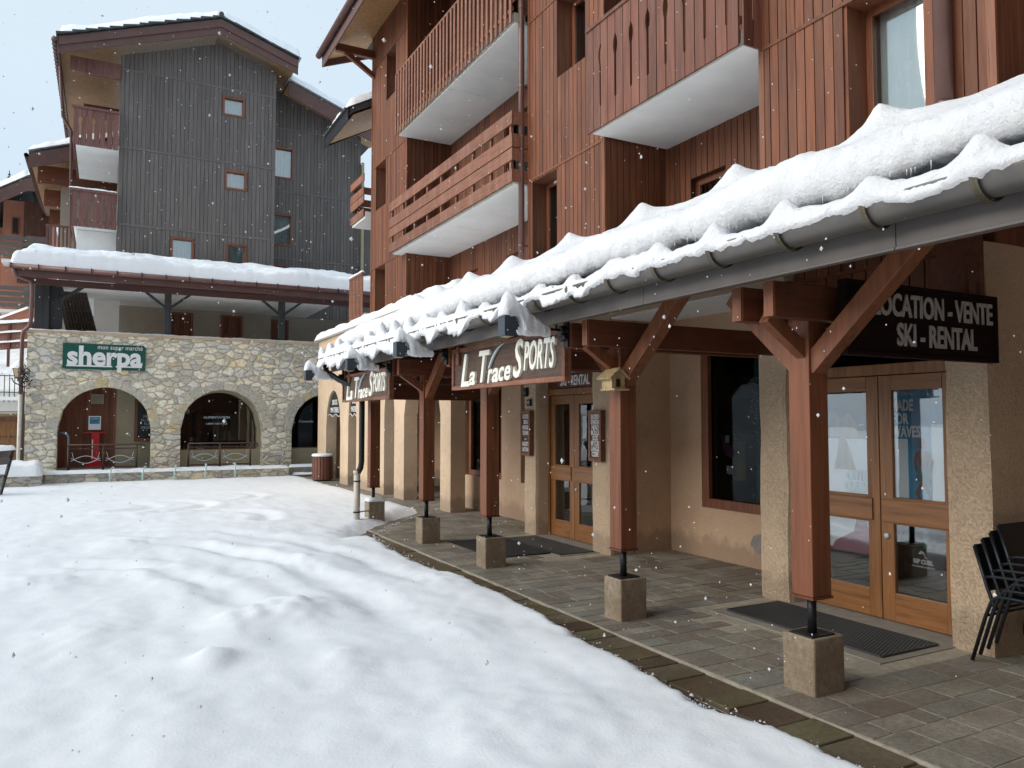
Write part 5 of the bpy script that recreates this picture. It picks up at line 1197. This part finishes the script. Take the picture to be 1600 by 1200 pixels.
# balconies on its left side, with cut boards
def side_balcony(zb, z1):
    b = MB(); b.box(-1.08, .2, 28.9, 33, zb, zb + .16); s = b.build('balcony_slab', M['white'], DB)
    m = MB(); cutout_boards(m, 'Y', 28.86, -1.15, .19, zb - .02, z1 - .08, .19, .03, 1.7); m.box(-1.22, .19, 28.80, 28.9, z1 - .08, z1); m.box(-1.15, .19, 28.9, 28.93, zb + .15, zb + .25)
    m.box(-1.17, -1.13, 28.9, 33, z1 - .08, z1)
    for k in range(16): m.box(-1.16, -1.13, 28.95 + k * .25, 29.12 + k * .25, zb, z1 - .08)
    m.build('balcony_railing', M['gboard'], s)
    m = MB(); cutout_boards(m, 'Y', 33.0, -1.1, .19, zb - .02, z1 - .1, .19, .03, 1.7); m.build('balcony_railing', M['gboard'], s)
side_balcony(10.78, 12.08); side_balcony(8.06, 9.30)
bx('wall', M['white'], DB, -1.0, .19, 29.4, 33, 5.6, 8.05)
cap('snow_cap', DB, -1.24, .19, 28.78, 28.92, 9.30, .05, 3, .04, .05)
b = MB(); b.tube([(XL + .0, 29.6, 13.6), (-1.55, 30.5, 12.2), (-1.3, 31, 11.9), (-1.2, 31, 6)], .05, 10); b.build('downpipe', M['copper'], DB, smooth=True)

# second and third houses down the street
S2 = root('rear_gabled_house', (-1.5, 34, 0), 'gabled house with deep wooden eaves directly behind the charcoal block', 'building')
b = MB(); b.box(-1.75, 1, 34.6, 44, 4, 11); b.build('wall', M['taupe'], S2)
def rp2(dz, t): return [(-2.72, 11.52 + dz), (1.2, 12.9 + dz), (1.2, 12.9 + dz - t), (-2.72, 11.52 + dz - t)]
b = MB(); b.prism(rp2(0, .08), 'Y', 33, 44); rf = b.build('roof', M['slate'], S2); b = MB(); b.prism(rp2(-.05, .55), 'Y', 32.93, 32.98); b.build('bargeboard', M['fascia'], rf); b = MB(); b.prism(rp2(-.09, .05), 'Y', 33, 44); b.build('soffit', M['soffit'], rf)
for yy in (34, 37.5, 41): bx('purlin', M['beam'], rf, -2.5, 1, yy, yy + .2, 10.7, 11.4); b = MB(); b.tube([(-2.8, 33, 11.42), (-2.8, 44, 11.42)], .08, 8); b.build('gutter', M['copper'], rf)
snow_blanket('roof_snow', rf, lambda u, v: (-2.74 + 3.9 * u, 32.92 + 11 * v, 11.6 + 1.38 * u), 30, 60, .26, .15, .03, 2.5)
b = MB(); b.box(-2.15, -1.1, 33.3, 35, 8.0, 8.15); s = b.build('balcony_slab', M['white'], S2); b = MB()
for k in range(9): b.box(-2.12 + k * .13, -2.05 + k * .13, 33.2, 33.24, 8.0, 8.9)
b.box(-2.15, -.95, 33.18, 33.26, 8.9, 8.97); b.build('balcony_railing', M['gboard'], s)
S3 = root('pink_rendered_house', (-4, 42, 0), 'salmon pink rendered house with dark balconies at the far left', 'building')
b = MB(); b.box(-4.45, -2.6, 42.6, 50, 0, 12); b.box(-7.2, -4.45, 44.2, 50, 0, 11); b.build('wall', M['pink'], S3); bx('timber_cladding', M['board'], S3, -3.62, -2.6, 42.5, 42.62, 8.3, 12)
def rp3(dz, t): return [(-6.4, 10.75 + dz), (-3.4, 12.75 + dz), (-1.5, 12.9 + dz), (-1.5, 12.9 + dz - t), (-3.4, 12.75 + dz - t), (-6.4, 10.75 + dz - t)]
b = MB(); b.prism(rp3(0, .12), 'Y', 41, 50); rf = b.build('roof', M['slate'], S3); b = MB(); b.prism(rp3(-.05, .6), 'Y', 40.9, 40.98); b.build('bargeboard', M['fascia'], rf)
snow_blanket('roof_snow', rf, lambda u, v: (-6.4 + 3.05 * u, 40.95 + 8 * v, 10.87 + 2.0 * u), 24, 40, .3, .15, .04, 2)
snow_blanket('roof_snow', rf, lambda u, v: (-3.4 + 1.8 * u, 40.95 + 8 * v, 12.87 + .1 * u), 20, 40, .3, .15, .04, 2)
for zb in (9.2, 6.9):
    bx('balcony_slab', M['white'], S3, -4.35, -2.6, 41.4, 42.6, zb - .35, zb - .2); b = MB()
    for k in range(4): b.box(-4.4, -3.4, 41.32, 41.36, zb - .1 + k * .26, zb + .08 + k * .26); b.box(-3.42, -2.6, 41.30, 41.34, zb - .1 + k * .26, zb + .15 + k * .26)
    b.build('balcony_railing', M['dclad'], S3)
for xx, zz in ((-4.1, 10.4), (-4.1, 5.9)): window(S3, 'Y', 42.58, xx, xx + .3, zz, zz + .8, .05, False, depth=.03, glass='darkglass')
b = MB(); b.prism([(-4.5, 3), (-2.5, 3), (-2.5, 6.55), (-3.1, 6.55), (-4.4, 5.85), (-4.5, 5.8)], 'Y', 39.5, 41); b.build('porch', M['pink'], S3)
snow_blanket('snow_cap', S3, lambda u, v: (-4.45 + 1.4 * u, 39.45 + 1.5 * v, 5.85 + .72 * u), 14, 12, .14, .1, .02, 3)
S4 = root('pink_end_house', (-6, 46, 0), 'part of another pink house cut off by the left edge', 'building'); bx('wall', M['pink'], S4, -7.5, -5.2, 46, 54, 0, 9.8)
b = MB(); b.box(-7.6, -5.0, 45.6, 54, 9.8, 9.95); b.build('roof', M['slate'], S4); bx('balcony', M['dclad'], S4, -6.6, -5.2, 45.2, 46, 7.4, 8.4)
# log fence on the snowy terraces, banks, garage, bench, lamp post
b = MB(); 
tag(snow_blanket('snow_bank', None, lambda u, v: (-6.5 + 4.7 * u, 30 + 6 * v, 2.6 + 1.4 * v), 30, 30, .35, .3, .08, 1.5, 7), 'snow bank behind the garage roof', None, kind='structure')
tag(snow_blanket('snow_bank', None, lambda u, v: (-9 + 7 * u, 36 + 8 * v, 4.2 + .6 * v), 30, 20, .35, .3, .08, 1.2, 2), 'upper snow bank below the pink house', None, kind='structure')
b = MB(); b.box(-9, -2.0, 36, 44, 0, 4.2); b.box(-6.5, -1.95, 30, 36, 0, 2.6); tag(b.build('terrace_ground', M['snowg']), 'snowed over terraced ground behind the garage', None, kind='structure')
s = root('plank_fence', (-3, 29.5, 3.5), 'red plank fence with a snowy top rail before the pink house', 'fence')
b = MB()
for k, z in enumerate((4.02, 4.34, 4.66)): b.bar((-3.6, 30.2, z), (-2.1, 29.4, z + .12), .05, .22)
b.build('plank', M['board'], s); b = MB()
for x in (-3.5, -2.85, -2.2): b.bar((x, 30.16 - (x + 3.6) * .53, 3.4), (x, 30.16 - (x + 3.6) * .53, 4.8), .08, .08)
b.build('post', M['board'], s); snow_blanket('snow_cap', s, lambda u, v: (-3.65 + 1.6 * u, 30.1 - .85 * u + .16 * v, 4.76 + .12 * u), 20, 5, .10, .07, .02, 5)
for z in (4.13, 4.45): snow_blanket('snow_cap', s, lambda u, v: (-3.65 + 1.6 * u, 30.1 - .85 * u + .12 * v, z + .12 * u), 20, 4, .06, .05, .02, 5)
s = root('garage', (-3.5, 28, 0), 'low garage with an orange wooden door under a thick snow roof', 'garage')
b = MB(); b.box(-7, -2.1, 28.4, 29.8, 0, 2.0); b.build('wall', M['cream'], s); b = MB(); planks(b, 'Y', 28.4, -4.6, -2.26, 0, 1.62, pw=.11); dd = b.build('door', M['doorh'], s); one('door_frame', M['board'], dd, lambda b: (b.box(-2.26, -2.12, 28.33, 28.4, 0, 1.75), b.box(-4.6, -2.26, 28.33, 28.4, 1.62, 1.75))); one('vent', M['void'], dd, lambda b: [b.box(-2.95 + k * .16, -2.84 + k * .16, 28.36, 28.379, 1.14, 1.16) for k in range(4)])
bx('roof_edge', M['galv'], s, -7.1, -2.05, 28.1, 30, 1.86, 1.92); snow_blanket('roof_snow', s, lambda u, v: (-7.1 + 5.05 * u, 28.0 + 2.2 * v, 1.93 + .35 * v), 60, 26, .55, .2, .04, 3)
s = root('iron_fence', (-2.8, 27, 2.5), 'black iron fence on the snowy bank behind the lantern', 'fence'); b = MB()
for k in range(12): x = -3.5 + k * .13; b.tube([(x, 27.6, 2.2), (x, 27.6, 3.05)], .012, 5)
b.tube([(-3.6, 27.6, 3.0), (-1.95, 27.6, 3.0)], .014, 5); b.tube([(-3.6, 27.6, 2.5), (-1.95, 27.6, 2.5)], .014, 5); b.build('bars', M['iron'], s)
tag(snow_blanket('snow_bank', None, lambda u, v: (-6.0 + 4.0 * u, 27.5 + 2.6 * v, 2.25 + .8 * v), 24, 12, .2, .2, .05, 2, 3), 'snow on the bank under the iron fence', None, kind='structure')
s = root('street_lantern', (-2.24, 26.0, 2.3), 'brown lantern with a tall cap of snow left of the stone building', 'street lamp'); lx, ly, lz = -2.22, 26.0, 2.88
b = MB()
for a in range(4):
    t0, t1 = R(45 + 90 * a), R(135 + 90 * a); b.add([(lx + .13 * math.cos(t0), ly + .13 * math.sin(t0), lz), (lx + .13 * math.cos(t1), ly + .13 * math.sin(t1), lz), (lx + .19 * math.cos(t1), ly + .19 * math.sin(t1), lz + .24), (lx + .19 * math.cos(t0), ly + .19 * math.sin(t0), lz + .24)], [(0, 1, 2, 3)])
b.build('lantern_pane', M['lantern'], s); b = MB()
for a in range(8):
    t0 = R(45 * a + 45); k = 1 if a % 2 == 0 else .707; b.tube([(lx + .135 * k * math.cos(t0), ly + .135 * k * math.sin(t0), lz), (lx + .195 * k * math.cos(t0), ly + .195 * k * math.sin(t0), lz + .25)], .009, 5)
b.box(lx - .15, lx + .15, ly - .15, ly + .15, lz + .24, lz + .26); b.box(lx - .1, lx + .1, ly - .1, ly + .1, lz - .03, lz); b.build('lantern_frame', M['rust'], s)
b = MB(); b.tube([(lx, ly, lz - .03), (lx + .02, ly, lz - .12), (lx + .08, ly, lz - .2), (lx + .1, ly, lz - .5), (lx + .1, ly, 2.2)], [.05, .03, .035, .03, .05], 10); b.tube([(lx + .02, ly, lz - .22), (lx - .12, ly, lz - .14), (lx - .17, ly, lz - .02), (lx - .2, ly, lz - .05)], .014, 6); b.build('post', M['iron'], s, smooth=True)
b = MB(); b.tube([(lx, ly, lz + .25), (lx, ly, lz + .28), (lx, ly, lz + .36), (lx, ly, lz + .45), (lx, ly, lz + .50)], [.20, .22, .17, .08, .02], 16); b.build('snow_cap', M['snow'], s, smooth=True)
s = root('snowy_shrub', (-1.5, 23.8, 0), 'dark scraggy shrub between the lantern and the brown downpipe', 'shrub'); leaves('foliage', M['void'], s, -1.92, 24.0, 2.75, 260, .08, .1, .16, .03); one('stem', M['bark'], s, lambda b: b.tube([(-1.95, 24.0, 0), (-1.93, 24.0, 2.4)], .03, 6))
s = root('wooden_bench', (-2.4, 20, 0), 'dark plank bench back with a thick roll of snow at the left edge', 'bench')
b = MB(); b.bar((-3.4, 20.3, .80), (-1.78, 20.3, .93), .05, .16); b.bar((-3.4, 20.25, .62), (-1.84, 20.25, .76), .05, .14); b.build('backrest', M['dclad'], s); one('leg', M['iron'], s, lambda b: b.bar((-1.80, 20.3, .98), (-2.0, 20.1, .0), .05, .05)); one('leg', M['iron'], s, lambda b: b.bar((-3.2, 20.3, .9), (-3.4, 20.1, 0), .05, .05)); bx('seat', M['dclad'], s, -3.4, -1.95, 19.7, 20.2, .42, .47)
snow_blanket('snow_cap', s, lambda u, v: (-3.4 + 1.66 * u, 20.2 + .2 * v, .86 + .14 * u), 30, 6, .13, .08, .02, 4)
# hill with conifers
b = MB(); nn = 40; vs = [(-70 + 90 * i / nn, 75 + 60 * j / nn, -2 + 24 * smooth(0, 30, 60 * j / nn + 4) * smooth(25, -5, -70 + 90 * i / nn) + 1.0 * fbm(i * .3, j * .3, 0)) for i in range(nn + 1) for j in range(nn + 1)]; fs = [(i * (nn + 1) + j, (i + 1) * (nn + 1) + j, (i + 1) * (nn + 1) + j + 1, i * (nn + 1) + j + 1) for i in range(nn) for j in range(nn)]
b.add(vs, fs); tag(b.build('hill', M['snowg'], smooth=True), 'snowy wooded hillside far behind the pink house', None, kind='structure')
def pine(x, y, z, h, lab):
    s = root('conifer', (x, y, z), lab, 'tree', 'frosted conifers on the hillside'); one('trunk', M['bark'], s, lambda b: b.tube([(x, y, z), (x, y, z + h)], [.18, .03], 6))
    b = MB()
    for k in range(16):
        t = k / 16; r = h * .20 * (1 - t) + .1; zz = z + h * (.12 + .86 * t)
        for a in range(9):
            an = a * .698 + k * .7 + random.uniform(-.2, .2); l = r * random.uniform(.7, 1.15); d = Vector((math.cos(an), math.sin(an), -.28)); e = Vector((-d.y, d.x, 0)) * .22 * l
            b.add([(x, y, zz + .1), tuple(Vector((x, y, zz)) + d * l * .6 + e), tuple(Vector((x, y, zz)) + d * l), tuple(Vector((x, y, zz)) + d * l * .6 - e)], [(0, 1, 2, 3)])
    b.build('crown', M['needle'], s)
for i, (x, h) in enumerate(((-8.0, 4.6), (-9.4, 3.6), (-7.2, 3.2), (-8.8, 3.8), (-10.4, 4.4))):
    pine(x, 80 + i * .7, 19.3 + random.uniform(-.3, .2), h, 'frosted conifer on the hill, %s in the row above the pink roof' % ('tallest', 'second from the left', 'rightmost', 'third from the left', 'leftmost')[i])
# ------------------------------------------------------------------ chalet across the square for reflections, unseen block added for shade
S5 = root('opposite_chalet', (-24, 6, 0), 'timber chalet across the square, mirrored in the shop door glass', 'building')
bx('wall', M['clad'], S5, -30, -24, -6, 18, 0, 6.5); b = MB(); b.prism([(-30.5, 6.6), (-22.6, 6.6), (-27, 8.6)], 'Y', -7, 19); b.build('roof', M['slate'], S5)
for zb in (1.6, 3.9):
    o = bx('balcony', M['board'], S5, -24.0, -22.8, -5, 17, zb, zb + 1.0); bx('balcony_snow', M['snow'], o, -24.0, -22.75, -5, 17, zb + 1.0, zb + 1.25)
S6 = root('rear_shade_block', (4, -6, 0), 'unseen timber block added behind the viewpoint to shade the faces turned towards it', 'building')  # out of view, added to keep light off post and pillar sides facing the camera
bx('wall', M['clad'], S6, -14, 12, -12, -6, 0, 11); b = MB(); b.prism([(-7.0, 11), (-5.0, 11), (-9, 13.5), (-13, 11)], 'X', -15, 13); b.build('roof', M['slate'], S6)
for k in range(5): window(S6, 'X', 30, 0, 1, 0, 1, .05, False) if False else bx('window', M['void'], S6, -12 + 4.6 * k, -10.4 + 4.6 * k, -6.0, -5.96, 3.6, 5.2)
for k in range(5): bx('balcony', M['board'], S6, -12 + 4.6 * k, -9.6 + 4.6 * k, -5.9, -4.9, 5.9, 7.0)
# ------------------------------------------------------------------ falling snow
b = MB()
for i in range(5200):
    x, y, z = random.uniform(-7, 3.0), random.uniform(1.0, 17), random.uniform(.15, 8.5)
    if random.random() < .25: x, y, z = random.uniform(-1, 3.0), random.uniform(1.0, 5.5), random.uniform(.3, 4.2)
    if x * x + y * y < 2.0: continue
    s = random.uniform(.0018, .0040) * (2.1 if random.random() < .05 else random.choice((.8, 1, 1.2))); q = [random.uniform(.6, 1.4) for _ in range(6)]
    b.add([(x + s * q[0], y, z), (x - s * q[1], y, z), (x, y + s * q[2], z), (x, y - s * q[3], z), (x, y, z + s * q[4] * 1.2), (x, y, z - s * q[5])], [(0, 2, 4), (2, 1, 4), (1, 3, 4), (3, 0, 4), (2, 0, 5), (1, 2, 5), (3, 1, 5), (0, 3, 5)])
tag(b.build('falling_snow', M['snow']), 'light snow flakes falling over the square', 'snow', kind='stuff')
for o in list(COL.objects):
    if 'org' in o: del o['org']
